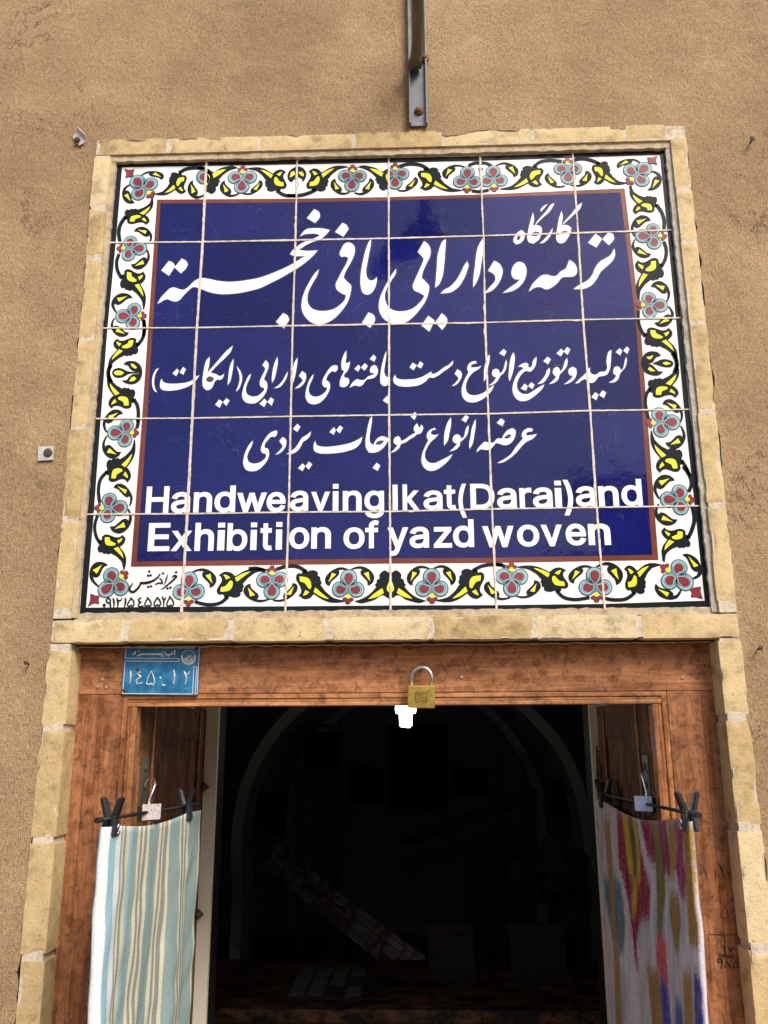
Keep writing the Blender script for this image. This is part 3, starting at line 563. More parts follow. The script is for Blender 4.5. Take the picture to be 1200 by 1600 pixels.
# outlines of plain upright letters (x,y in thousandths)
GLY = {'H': ['60,0 60,509 125,509 125,289 392,289 392,509 457,509 457,0 392,0 392,232 125,232 125,0'], 'a': ['160,-9 137,-7 115,-3 94,5 76,15 60,29 48,45 38,63 32,84 30,108 32,128 36,146 43,161 53,174 64,184 78,193 92,200 108,206 125,211 143,214 161,217 178,220 234,227 247,229 257,231 265,235 271,240 274,246 276,255 275,272 272,285 267,297 260,307 251,315 240,322 227,327 212,330 196,331 178,330 163,327 149,322 137,316 127,309 118,301 110,292 104,283 100,274 41,291 51,313 64,331 79,346 95,358 114,368 133,375 153,380 173,383 194,384 208,384 223,382 239,379 255,375 271,369 286,360 300,350 312,336 322,320 330,301 335,278 337,251 337,0 277,0 277,52 272,52 267,43 260,34 252,25 242,16 229,8 215,1 199,-4 181,-7', '170,45 192,47 211,51 228,59 242,68 254,80 263,93 270,108 274,122 276,138 276,190 272,187 267,184 259,182 251,180 241,178 231,176 200,171 175,168 161,166 147,163 134,159 122,153 112,147 103,139 97,130 93,118 92,105 93,93 96,82 102,72 109,64 119,57 130,52 142,48 156,46'], 'n': ['114,227 114,0 53,0 53,379 112,379 112,287 102,287 116,319 132,344 152,362 175,374 200,382 227,384 252,383 275,377 295,369 313,356 328,340 341,321 350,298 355,271 357,240 357,0 296,0 296,235 293,263 286,286 273,304 256,318 235,326 210,329 192,328 176,324 161,317 147,308 136,297 126,283 119,266 115,248'], 'd': ['195,-8 165,-6 137,3 111,16 89,34 70,57 55,84 43,116 36,151 34,189 36,227 43,261 55,293 70,320 89,342 112,361 137,374 165,382 196,384 218,383 237,379 253,373 267,364 278,355 287,346 295,336 301,327 306,319 311,319 311,509 372,509 372,0 313,0 313,59 307,59 301,50 295,41 287,31 277,21 266,12 252,4 236,-3 217,-7', '205,47 226,49 246,55 263,65 278,78 290,95 299,115 306,138 310,162 312,189 310,216 306,241 300,263 290,282 278,299 263,312 246,322 227,328 205,330 182,328 162,322 145,311 130,298 118,281 108,261 102,239 98,215 96,189 98,163 102,139 109,117 118,97 130,80 145,66 162,55 182,49'], 'w': ['138,0 23,379 87,379 133,214 140,190 147,164 154,137 161,107 168,75 175,41 165,41 172,74 179,105 186,135 192,163 199,189 206,214 252,379 316,379 362,214 368,189 375,163 382,136 388,106 395,75 402,41 391,41 399,75 406,106 413,135 420,163 427,189 434,214 480,379 545,379 429,0 368,0 319,172 305,225 300,243 295,262 291,280 277,338 291,338 277,280 263,225 258,207 253,189 248,172 199,0'], 'e': ['212,-8 177,-5 145,3 117,16 92,35 72,58 56,85 44,116 37,150 34,187 36,224 44,258 55,290 71,317 91,340 115,359 142,373 172,382 205,384 226,383 246,380 266,374 285,366 303,355 319,341 334,324 347,305 357,282 365,256 370,227 371,194 371,169 75,169 75,221 338,221 310,202 308,226 304,248 298,269 288,286 277,301 263,314 246,323 227,328 205,330 183,328 164,323 146,313 131,301 119,286 109,270 102,251 97,231 96,211 96,178 98,151 102,127 110,106 121,88 135,73 151,61 169,53 190,48 212,46 227,47 241,49 254,53 265,58 276,65 285,73 294,82 300,93 306,105 365,91 358,72 348,55 335,39 320,26 302,14 283,4 261,-3 237,-7'], 'v': ['163,0 17,379 84,379 165,155 173,132 180,110 187,87 193,64 199,42 206,21 184,21 191,42 197,64 203,87 209,110 216,132 224,155 305,379 371,379 226,0'], 'i': ['53,0 53,379 114,379 114,0', '84,443 73,444 63,448 54,455 47,463 43,472 41,483 43,494 47,504 54,512 63,518 73,522 84,524 95,522 105,518 114,512 121,504 125,494 126,483 125,472 121,463 114,455 105,448 95,444'], 'g': ['207,-151 180,-149 156,-146 134,-140 114,-132 97,-122 82,-110 70,-97 59,-84 51,-69 101,-41 107,-49 114,-57 122,-66 131,-74 142,-82 154,-88 169,-93 187,-96 207,-97 236,-95 261,-87 282,-75 298,-58 308,-34 311,-6 311,68 306,68 301,60 294,51 287,41 277,32 266,23 252,16 236,10 217,6 195,5 165,7 138,14 113,27 90,43 71,65 55,90 43,120 36,154 34,191 36,229 43,263 55,293 71,320 90,342 112,361 138,374 166,382 196,384 218,383 237,379 253,373 267,365 279,356 288,346 296,336 302,327 308,319 313,319 313,379 372,379 372,-9 370,-40 363,-67 350,-90 334,-109 314,-124 291,-136 265,-144 237,-149', '205,59 227,61 246,66 264,75 278,87 290,103 300,121 307,142 311,166 312,193 311,219 307,242 300,264 291,283 279,299 264,312 247,322 227,328 205,330 182,328 163,322 145,312 130,298 118,282 109,262 102,241 98,218 96,193 98,167 102,144 109,123 118,104 131,88 145,76 163,66 183,61'], 'I': ['60,0 125,0 125,509 60,509'], 'k': ['110,137 110,212 121,212 284,379 360,379 184,199 177,199', '53,0 53,509 114,509 114,0', '294,0 148,186 191,229 372,0'], 't': ['204,379 204,327 6,327 6,379', '65,471 126,471 126,98 127,83 130,70 136,61 144,55 156,51 170,50 185,51 202,54 213,2 207,0 200,-2 192,-3 184,-3 176,-4 168,-4 138,-1 113,7 92,21 77,41 68,64 65,93'], '(': ['89,207 90,244 94,283 101,324 109,364 119,403 132,441 145,477 160,510 177,539 236,539 219,503 204,466 191,428 179,390 169,351 161,313 156,276 152,241 151,207 152,176 155,145 160,115 167,83 177,50 188,16 202,-19 218,-57 236,-96 177,-96 150,-46 128,4 111,55 99,106 92,156'], 'D': ['219,0 96,0 96,57 215,57 254,60 288,68 318,81 343,99 363,122 379,149 390,181 397,216 399,255 397,294 390,329 379,361 364,388 344,410 320,428 291,441 258,449 221,452 93,452 93,509 225,509 273,505 315,495 353,478 385,455 412,426 433,391 449,351 458,306 462,255 458,205 449,159 433,119 411,83 384,54 351,31 312,14 268,3', '125,509 125,0 60,0 60,509'], 'r': ['53,0 53,379 112,379 112,321 124,339 137,354 152,367 171,377 191,383 213,385 229,384 243,384 243,322 230,324 223,325 215,326 207,326 190,324 174,321 159,315 146,306 135,296 126,284 119,269 115,254 114,237 114,0'], ')': ['37,-96 56,-56 72,-18 86,18 97,52 106,85 113,116 118,147 121,177 122,207 121,241 117,276 112,313 104,351 94,390 82,428 69,466 54,503 37,539 97,539 113,510 128,477 142,441 154,403 164,364 173,323 179,283 183,244 184,207 182,156 174,104 161,53 144,3 123,-47 97,-96'], 'E': ['60,0 60,509 372,509 372,452 125,452 125,286 355,286 355,229 125,229 125,57 375,57 375,0'], 'x': ['21,0 171,218 171,171 29,379 100,379 147,306 159,287 170,270 179,253 188,237 198,221 207,206 175,206 185,221 194,237 202,253 211,270 222,287 233,306 282,379 352,379 209,169 209,214 358,0 287,0 231,85 219,103 209,120 200,136 191,152 182,167 173,182 205,182 195,167 187,152 178,136 170,120 160,103 148,85 91,0'], 'h': ['114,227 114,0 53,0 53,509 114,509 114,287 102,287 116,319 132,344 152,362 175,374 200,382 227,384 252,383 275,377 295,369 313,356 328,340 341,321 350,298 355,271 357,240 357,0 296,0 296,235 293,263 286,286 273,304 256,318 235,326 210,329 192,328 176,324 161,317 147,308 136,297 126,283 119,266 115,248'], 'b': ['229,-8 208,-7 189,-3 172,4 159,12 147,21 138,31 130,41 123,50 118,59 112,59 112,0 53,0 53,509 114,509 114,319 118,319 123,327 130,336 137,346 147,355 158,364 171,373 188,379 207,383 229,384 259,382 287,374 313,361 335,342 354,320 370,293 381,261 388,227 390,189 388,151 381,116 370,84 355,57 336,34 313,16 288,3 260,-6', '220,47 242,49 262,55 279,66 294,80 306,97 316,117 323,139 327,163 328,189 327,215 323,239 316,261 307,281 295,298 280,311 262,322 243,328 220,330 198,328 178,322 161,312 147,299 134,282 125,263 118,241 114,216 113,189 114,162 118,138 125,115 135,95 147,78 162,65 179,55 198,49'], 'o': ['207,-8 174,-5 144,3 117,16 93,35 72,58 56,85 44,116 37,150 34,187 37,225 44,260 56,291 72,318 93,341 117,360 144,374 174,382 207,384 241,382 271,374 299,360 323,341 343,318 359,291 371,260 379,225 381,187 379,150 371,116 359,85 343,58 323,35 299,16 271,3 241,-5', '207,46 231,49 252,55 270,66 285,80 298,97 307,117 314,139 318,163 319,187 318,212 314,236 307,258 298,278 285,296 270,310 252,321 231,328 207,330 184,328 163,321 145,310 130,296 118,278 108,258 102,236 98,212 96,187 98,163 102,139 108,117 118,97 130,80 145,66 163,55 184,49'], 'f': ['228,379 228,327 6,327 6,379', '81,0 81,432 82,452 87,470 96,486 107,499 120,510 135,519 152,525 169,529 187,530 201,530 212,529 222,527 231,525 238,523 243,521 227,468 215,472 209,473 202,474 195,474 178,472 164,468 154,460 147,449 143,435 142,419 142,0'], 'y': ['47,-139 61,-86 71,-87 83,-89 94,-90 104,-89 113,-86 122,-81 130,-74 138,-64 145,-51 151,-36 163,-1 17,379 84,379 165,155 173,132 180,109 187,87 193,64 199,42 206,21 184,21 190,42 196,64 202,87 209,110 216,132 224,155 305,379 371,379 204,-58 196,-77 187,-93 177,-107 165,-119 153,-128 139,-136 125,-141 109,-144 91,-145 82,-145 73,-144 65,-143 57,-142 52,-140'], 'z': ['42,0 42,46 254,320 48,323 48,379 333,379 333,331 126,60 126,56 339,56 339,0']}
def glyph(ch):
    L = [nums(l) for l in GLY[ch]]; L.sort(key=lambda l: -abs(area(l))); sg = area(L[0]) > 0
    if ch == 'i':
        L = sorted(L, key=lambda l: max(p[1] for p in l)); d_ = L[1]; st_ = L[0]; x0, x1 = min(p[0] for p in st_), max(p[0] for p in st_); yt = max(p[1] for p in d_)
        L = [[(x0, 0), (x1, 0), (x1, max(p[1] for p in st_) - 6), (x0, max(p[1] for p in st_) - 6)], [(x0, yt - 62), (x1, yt - 62), (x1, yt), (x0, yt)]]; return [(grow(l, 17), False) for l in L]
    return [(grow(l, 17 if (area(l) > 0) == sg else -15), (area(l) > 0) != sg) for l in L]
def wsheet(bm, loops, Y):
    """filled outlines that may cross themselves: kept wherever the outlines wind round the point"""
    V, E_ = [], []
    for l in loops:
        n0 = len(V); V += [Vector((a * 1000, b * 1000)) for a, b in l]; E_ += [(n0 + i, n0 + (i + 1) % len(l)) for i in range(len(l))]
    r = delaunay_2d_cdt(V, E_, [], 0, 1e-4); vv, ff = r[0], r[2]; q = {}
    for f in ff:
        c = sum((vv[i] for i in f), Vector((0, 0))) / len(f) / 1000; wn = 0
        for l in loops:
            for i in range(len(l)):
                a, b = l[i - 1], l[i]
                if (a[1] > c[1]) != (b[1] > c[1]):
                    x = a[0] + (c[1] - a[1]) / (b[1] - a[1]) * (b[0] - a[0])
                    if x > c[0]: wn += 1 if b[1] > a[1] else -1
        if wn <= 0: continue
        for i in f:
            if i not in q: q[i] = bm.verts.new((vv[i][0] / 1000, Y, vv[i][1] / 1000))
        try: F = bm.faces.new([q[i] for i in f])
        except ValueError: continue
        F.normal_update()
        if F.normal[1] > 0: F.normal_flip()
def ccw(l, hole=False): return l if (area(l) > 0) != hole else list(reversed(l))
def words(name, rows):
    w_, e_ = B(), B()
    for z, ch, x0, x1, y0, y1 in rows:
        ym = (y0 + y1) / 2; a, c = z([(x0, ym), (x1, ym)]); A, Cc = P(*a), P(*c); tp, bt = z([((x0 + x1) / 2, y0), ((x0 + x1) / 2, y1)]); zt, zb = P(*tp)[2], P(*bt)[2]
        g = glyph(ch); al = [p for l, h in g for p in l]
        mx0, mx1, my0, my1 = min(p[0] for p in al), max(p[0] for p in al), min(p[1] for p in al), max(p[1] for p in al)
        f = lambda l: [(A[0] + (p[0] - mx0) * (Cc[0] - A[0]) / (mx1 - mx0), zb + (p[1] - my0) * (zt - zb) / (my1 - my0)) for p in l]
        outs = [ccw(f(l)) for l, h in g if not h]; hol = [ccw(f(l), True) for l, h in g if h]
        wsheet(w_, outs + hol, L4); wsheet(e_, [grow(o_, .0011) for o_ in outs] + [grow(q_, -.0006) for q_ in hol], L3)
    o = obj(name, w_, LETTER, T); obj('letter_edge', e_, LINE, o)
words('lettering', [(zM, 'H', 42, 212, 98, 298), (zM, 'a', 230, 370, 140, 298), (zM, 'n', 398, 535, 140, 292), (zM, 'd', 555, 710, 92, 292), (zM, 'w', 722, 945, 145, 289), (zM, 'e', 945, 1085, 140, 290),
   (zN, 'a', 65, 200, 130, 283), (zN, 'v', 222, 362, 138, 281), (zN, 'i', 385, 426, 80, 281), (zN, 'n', 460, 600, 130, 280), (zN, 'g', 622, 768, 130, 335)])
words('lettering', [(zN, 'I', 833, 870, 85, 276), (zN, 'k', 908, 1032, 82, 275),
   (zO, 'a', 8, 150, 128, 272), (zO, 't', 162, 250, 90, 270)])
words('lettering', [(zO, '(', 270, 330, 78, 332), (zO, 'D', 360, 540, 78, 267), (zO, 'a', 560, 705, 110, 264), (zO, 'r', 728, 818, 108, 262), (zO, 'a', 828, 975, 105, 260), (zO, 'i', 993, 1042, 55, 257), (zO, ')', 1058, 1128, 48, 315)])
words('lettering', [(zQ, 'a', 330, 535, 200, 414), (zQ, 'n', 568, 775, 198, 408), (zQ, 'd', 803, 1018, 125, 407)])
words('lettering', [(zM, 'E', 58, 220, 372, 582), (zM, 'x', 228, 385, 430, 582), (zM, 'h', 408, 550, 370, 580), (zM, 'i', 578, 630, 370, 577), (zM, 'b', 650, 800, 372, 581), (zM, 'i', 825, 870, 368, 574), (zM, 't', 898, 985, 375, 577), (zM, 'i', 1015, 1060, 365, 571),
   (zN, 'o', 58, 208, 405, 566), (zN, 'n', 224, 370, 403, 563)])
words('lettering', [(zN, 'o', 465, 622, 405, 566), (zN, 'f', 628, 730, 353, 561)])
words('lettering', [(zN, 'y', 795, 950, 405, 617), (zN, 'a', 960, 1105, 400, 560),
   (zO, 'z', 85, 220, 402, 557), (zO, 'd', 230, 385, 345, 555)])
words('lettering', [(zO, 'w', 450, 685, 395, 553), (zO, 'o', 710, 875, 385, 549), (zO, 'v', 890, 1048, 385, 546), (zQ, 'e', 225, 435, 590, 817), (zQ, 'n', 460, 690, 590, 812)])
# painter's name and telephone number
zS = Zm(155, 880, 1200 / 130); b = B()
def ink(bm, z, txt, wz, Y): strip(bm, z(txt), [v / z.o[2] for v in (wz if isinstance(wz, (list, tuple)) else (wz, wz))], Y)
def dot(bm, z, x, y, r, Y, n=4): c = z([(x, y)])[0]; sheet(bm, [XZ([(c[0] + math.cos(k * 2 * math.pi / n) * r / z.o[2], c[1] + math.sin(k * 2 * math.pi / n) * r / z.o[2]) for k in range(n)], Y)], Y)
for s_, w_ in (('485,290 450,340 440,390 480,415 540,380 590,310 602,272', (14, 26, 34, 34, 30, 24)), ('598,285 680,282 780,250 850,195 880,150', (34, 36, 26, 18)), ('868,212 905,250 912,290 860,285 808,305', (14, 24, 24, 16)), ('985,165 968,230 940,312', (14, 24, 12)),
               ('1045,205 1085,180 1118,190 1070,240 1000,300 940,350 890,378', (10, 30, 30, 26, 22, 10))): ink(b, zS, s_, w_, L3)
for x, y in ((722, 118), (705, 178), (742, 173), (708, 340), (748, 332), (920, 145), (1110, 128), (985, 362), (1028, 352)): dot(b, zS, x, y, 22, L3)
for s_, w_ in (('150,575 115,565 105,530 130,505 155,520 158,570 165,640', 24), ('200,500 215,560 208,645', (20, 30, 12)), ('255,500 270,560 265,650', (20, 30, 12)), ('270,530 300,540 335,492', (16, 24, 10)), ('375,495 380,560 358,648', (20, 30, 12)),
               ('450,492 498,555 500,600 480,628 458,602 435,630 412,612 425,560 458,515', 22), ('605,495 565,525 580,550 605,558 568,590 575,628 640,618', 22), ('688,490 740,550 748,600 725,628 705,602 680,626 660,608 670,560 698,512', 22),
               ('828,485 878,545 884,590 862,620 842,596 815,620 794,600 805,550 836,505', 22), ('908,480 930,530 925,632', (20, 28, 12)), ('930,530 952,515 965,480', (16, 22, 8)), ('1010,472 1062,540 1072,590 1048,622 1026,600 1000,622 978,604 988,552 1016,498', 22)): ink(b, zS, s_, w_, L3)
dot(b, zS, 72, 605, 26, L3, 8)
obj('signature', b, BLACK, T)

# --- floral border
def to_plane(z, t): return [Vector(p) for p in XZ(z(t))]
def affine(src, dst):
    s0, d0 = src[0], dst[0]
    A = Matrix(((src[1][0] - s0[0], src[2][0] - s0[0]), (src[1][1] - s0[1], src[2][1] - s0[1])))
    D = Matrix(((dst[1][0] - d0[0], dst[2][0] - d0[0]), (dst[1][1] - d0[1], dst[2][1] - d0[1])))
    m = D @ A.inverted(); return lambda p: tuple(m @ (Vector(p) - s0) + d0)
def ornament(name, polys, fills):
    v = B()
    for p in polys: sheet(v, [p], L2)
    o = obj(name, v, BLACK, T)
    if fills:
        y = B()
        for p in fills: sheet(y, [p], L3)
        obj('leaf_fill', y, YELLOW, o)
    return o
def put(bm, pts, Y, cl=None):
    if cl: pts = clip(pts, *cl)
    sheet(bm, [pts], Y)
z310, z180, z450, z590, z730, z880 = Zm(310, 235, 7.5), Zm(180, 240, 8), Zm(450, 235, 7.5), Zm(590, 230, 7.5), Zm(730, 230, 7.5), Zm(880, 220, 1200 / 170)
z150, z145, z135, z120 = Zm(150, 370, 10), Zm(145, 500, 10), Zm(135, 640, 10), Zm(120, 780, 1600 / 180)
z960, z975, z990, z1000 = Zm(960, 280, 10), Zm(975, 430, 10), Zm(990, 580, 10), Zm(1000, 730, 1600 / 230)
z260, z390, z500, z620, z760, z890 = Zm(260, 870, 7.5), Zm(390, 870, 7.5), Zm(500, 870, 7.5), Zm(620, 870, 7.5), Zm(760, 870, 7.5), Zm(890, 860, 1200 / 170)
LEAF = [to_plane(z310, '310,352 318,395 350,430 385,470 388,495 372,516 400,520 440,512 478,498 482,512 440,535 390,548 330,535 280,500 252,450 255,410 275,375')]
LEAFY = to_plane(z310, '288,398 300,440 310,495 355,475 325,440'); LEAFA = to_plane(z310, '477,508 310,352 252,450')
def leaf(z, s_, p_, q_):
    f = affine(LEAFA, to_plane(z, '%s %s %s' % (s_, p_, q_)))
    ornament('leaf_ornament', [sm([f(p) for p in LEAF[0]])], [sm([f(p) for p in LEAFY], n=3)])
for a in ((z180, '320,280', '580,330', '592,250'), (z180, '195,385', '250,612', '125,600'), (z180, '1120,515', '975,330', '905,450'), (z180, '430,1120', '235,975', '340,915'),
          (z310, '477,508', '310,352', '252,450'), (z310, '520,505', '715,350', '750,420'), (z450, '720,495', '555,332', '500,415'), (z450, '780,500', '955,325', '1010,410'),
          (z590, '235,505', '432,350', '470,420'), (z590, '1015,230', '825,375', '757,300'), (z730, '345,210', '545,355', '600,270'), (z730, '1145,455', '955,305', '910,380'), (z880, '85,490', '245,330', '315,400'),
          (z880, '850,245', '610,305', '612,235'), (z880, '965,335', '925,545', '1055,510'), (z150, '800,200', '545,430', '680,510'), (z150, '315,1180', '575,955', '400,883'), (z150, '285,1275', '522,1498', '380,1563'),
          (z135, '315,350', '575,65', '420,5'), (z135, '315,415', '548,665', '390,765'), (z135, '680,1500', '425,1220', '560,1163'), (z120, '720,140', '458,380', '600,475'), (z120, '305,1215', '435,915', '255,885'),
          (z960, '310,890', '570,650', '420,566'), (z960, '315,945', '578,1165', '440,1232'), (z975, '670,420', '415,185', '560,92'), (z975, '700,490', '470,745', '640,805'), (z990, '740,790', '450,520', '580,440'), (z990, '740,860', '492,1115', '660,1215'),
          (z1000, '205,340', '380,145', '250,83'), (z1000, '200,400', '410,568', '290,635'), (z1000, '570,1215', '458,948', '605,985'), (z1000, '445,1335', '168,1265', '205,1395'),
          (z260, '310,175', '510,365', '588,255'), (z260, '1200,500', '985,312', '905,410'), (z390, '280,510', '505,305', '562,385'), (z390, '1160,155', '940,345', '890,245'), (z500, '370,145', '560,340', '637,235'),
          (z620, '375,135', '185,338', '118,235'), (z620, '440,130', '632,335', '693,230'), (z620, '1325,480', '1085,285', '1025,380'), (z760, '355,465', '560,272', '637,355'), (z760, '1250,130', '1025,315', '963,215'), (z890, '300,175', '512,385', '588,260')): leaf(*a)
AC = to_plane(z620, '470,505 470,520 560,532 640,528 720,500 790,455 828,428 860,465 900,487 950,490 990,465 1012,445 985,420 975,380 985,340 1005,300 1025,250 1020,205 990,180 955,185 935,140 870,155 850,145 820,140 780,150 755,180 760,205 735,225 735,260 722,290 735,320 715,350 690,390 650,430 600,470 540,490')
ACY = [to_plane(z620, t_) for t_ in ('650,490 720,430 805,350 828,405 770,445 710,475', '855,360 850,310 880,240 920,225 985,220 980,280 930,295 905,330 880,370', '880,408 925,383 960,450 930,445')]
ACA = to_plane(z620, '470,512 900,150 1012,445')
def acanthus(z, h, v, w2):
    f = affine(ACA, to_plane(z, '%s %s %s' % (h, v, w2)))
    ornament('lobed_leaf_ornament', [sm([f(p) for p in AC], n=4, corner=70)], [sm([f(p) for p in y], n=3) for y in ACY])
for a in ((z180, '490,505', '800,245', '890,470'), (z180, '465,550', '125,790', '385,890'), (z310, '575,215', '925,475', '1030,258'), (z450, '700,195', '320,475', '240,250'), (z590, '990,505', '580,250', '495,475'),
          (z730, '385,490', '780,225', '882,435'), (z880, '700,465', '395,240', '335,455'), (z960, '255,90', '660,395', '340,550'), (z960, '385,1900', '745,1370', '365,1265'), (z975, '820,1370', '325,950', '690,825'),
          (z990, '670,-130', '245,280', '650,415'), (z990, '275,930', '760,1400', '415,1590'), (z1000, '265,1030', '530,770', '265,655'), (z890, '1010,160', '720,470', '600,205'), (z760, '360,120', '830,400', '935,160'),
          (z620, '470,512', '900,150', '1012,445'), (z390, '1110,520', '660,165', '575,450'), (z260, '1180,150', '720,470', '615,215'), (z120, '655,985', '310,610', '635,495'), (z135, '755,470', '320,960', '640,1140'),
          (z145, '255,800', '710,400', '385,290'), (z145, '255,800', '650,1240', '295,1385'), (z150, '745,1140', '400,640', '735,540')): acanthus(*a)
TW = to_plane(z500, '400,520 480,545 560,530 650,500 740,450 790,480 826,492 826,180 800,180 765,160 720,180 695,220 700,250 665,275 665,300 640,330 660,350 620,400 550,460 480,495')
TWY = [to_plane(z500, t_) for t_ in ('565,495 640,430 730,368 748,425 700,455 640,480', '826,255 790,340 785,390 810,415 826,415')]; TWA = to_plane(z500, '400,515 825,180 825,490')
for z, h, t_, u_ in ((z500, '400,515', '825,180', '825,490'), (z500, '1250,510', '825,180', '825,490'), (z310, '470,212', '95,490', '100,215'), (z450, '810,200', '1180,455', '1185,215')):
    f = affine(TWA, to_plane(z, '%s %s %s' % (h, t_, u_))); ornament('lobed_leaf_ornament', [sm([f(p) for p in TW], n=4, corner=70)], [sm([f(p) for p in y], n=3) for y in TWY])
for z, s_, wz in ((z180, '795,240 880,195 1000,178 1125,190', 38), (z180, '135,780 60,900 45,1000 60,1100', 42), (z310, '-10,205 60,207 105,240 140,310', 32), (z310, '915,470 1000,520 1155,530', 36), (z450, '-5,527 110,530 240,500 330,460', 36),
                  (z590, '255,225 330,202 430,197 520,215 595,260', 36), (z730, '775,230 850,175 960,155 1110,165', 34), (z880, '110,215 200,197 300,212 400,252', 34), (z960, '655,395 740,520 778,650 775,790', 52), (z960, '770,970 808,1080 800,1230 735,1370', 50),
                  (z975, '225,550 225,720 270,860 335,960', 48), (z990, '260,260 195,380 185,500 200,600 235,745', 48), (z990, '750,1390 840,1540 880,1640', 48), (z1000, '470,-10 540,90 560,180 530,270', 36), (z1000, '570,425 592,560 565,680 520,775', 40),
                  (z890, '725,465 620,535 500,545 360,525', 36), (z760, '820,395 900,470 1020,500 1210,478', 36), (z620, '890,160 1000,108 1130,90 1240,95', 36), (z760, '70,93 150,90 225,115', 36), (z390, '315,145 430,112 560,115 670,175', 38), (z390, '-10,140 80,135 190,165', 40),
                  (z260, '725,465 640,535 520,560 400,545 330,522', 36), (z120, '290,225 255,330 250,430 280,540 325,610', 40), (z135, '325,965 220,1090 190,1230 195,1360 208,1450', 48), (z145, '800,0 810,150 780,280 690,405', 48), (z145, '640,1230 700,1350 712,1450 705,1600', 50),
                  (z135, '808,120 812,180 788,290', 50), (z150, '360,265 325,380 330,500 400,650', 48), (z150, '742,1290 752,1430 740,1560', 46), (z730, '15,215 90,185 160,185 230,190 285,218', 32), (z730, '55,510 150,520 255,500', 32), (z145, '285,700 245,790 245,870 290,970', 56),
                  (z975, '760,1210 818,1330 828,1400 790,1520', 60)): b = B(); strip(b, z(s_), 1.12 * wz / z.o[2], L2); obj('vine_ornament', b, BLACK, T)
ornament('bud_ornament', [XZ([z730([p])[0] for p in disc((158, 260), 27)])], [])
for z, bl, ys in ((z145, ('300,825 330,770 410,750 480,770 540,800 620,812 700,815 700,835 620,835 540,855 480,890 400,905 330,880', '480,695 520,655 600,640 690,660 750,715 775,800 765,880 720,960 650,1000 580,1005 510,985 450,945 530,940 570,890 620,850 690,845 722,835 700,818 640,800 590,770 550,715'),
                          ('330,825 360,800 430,795 490,825 460,855 390,865 345,850', '590,690 630,690 690,740 675,765 620,735', '570,960 610,900 650,885 685,920 640,955')),
                  (z975, ('440,1385 520,1345 600,1315 690,1320 760,1350 770,1390 740,1430 660,1440 580,1425 510,1400', '580,1260 540,1215 450,1190 360,1205 300,1260 270,1340 280,1440 330,1520 420,1560 510,1570 570,1550 615,1505 540,1500 480,1440 430,1400 380,1390 450,1360 500,1290'),
                          ('600,1375 660,1355 730,1380 690,1400 630,1400', '345,1285 460,1255 420,1315 385,1315', '400,1435 490,1500 420,1505 370,1470')),
                  (z310, ('1095,375 1120,345 1167,310 1167,185 1100,215 1050,270 1045,320 1065,360',), ('1070,320 1085,260 1120,245 1135,280 1105,305',)),
                  (z450, ('108,185 170,205 215,270 205,330 170,375 165,340 110,312',), ('125,260 165,250 190,290 175,310 135,280',)), (z310, (), ('86,290 115,290 130,330 115,380 86,395',))):
    if bl: ornament('leaf_ornament', [sm(XZ(z(p))) for p in bl], [sm(XZ(z(p)), n=3) for p in ys])
    else:
        b = B(); sheet(b, [sm(XZ(z(ys[0])), n=3)], L3); obj('leaf_fill', b, YELLOW, T)
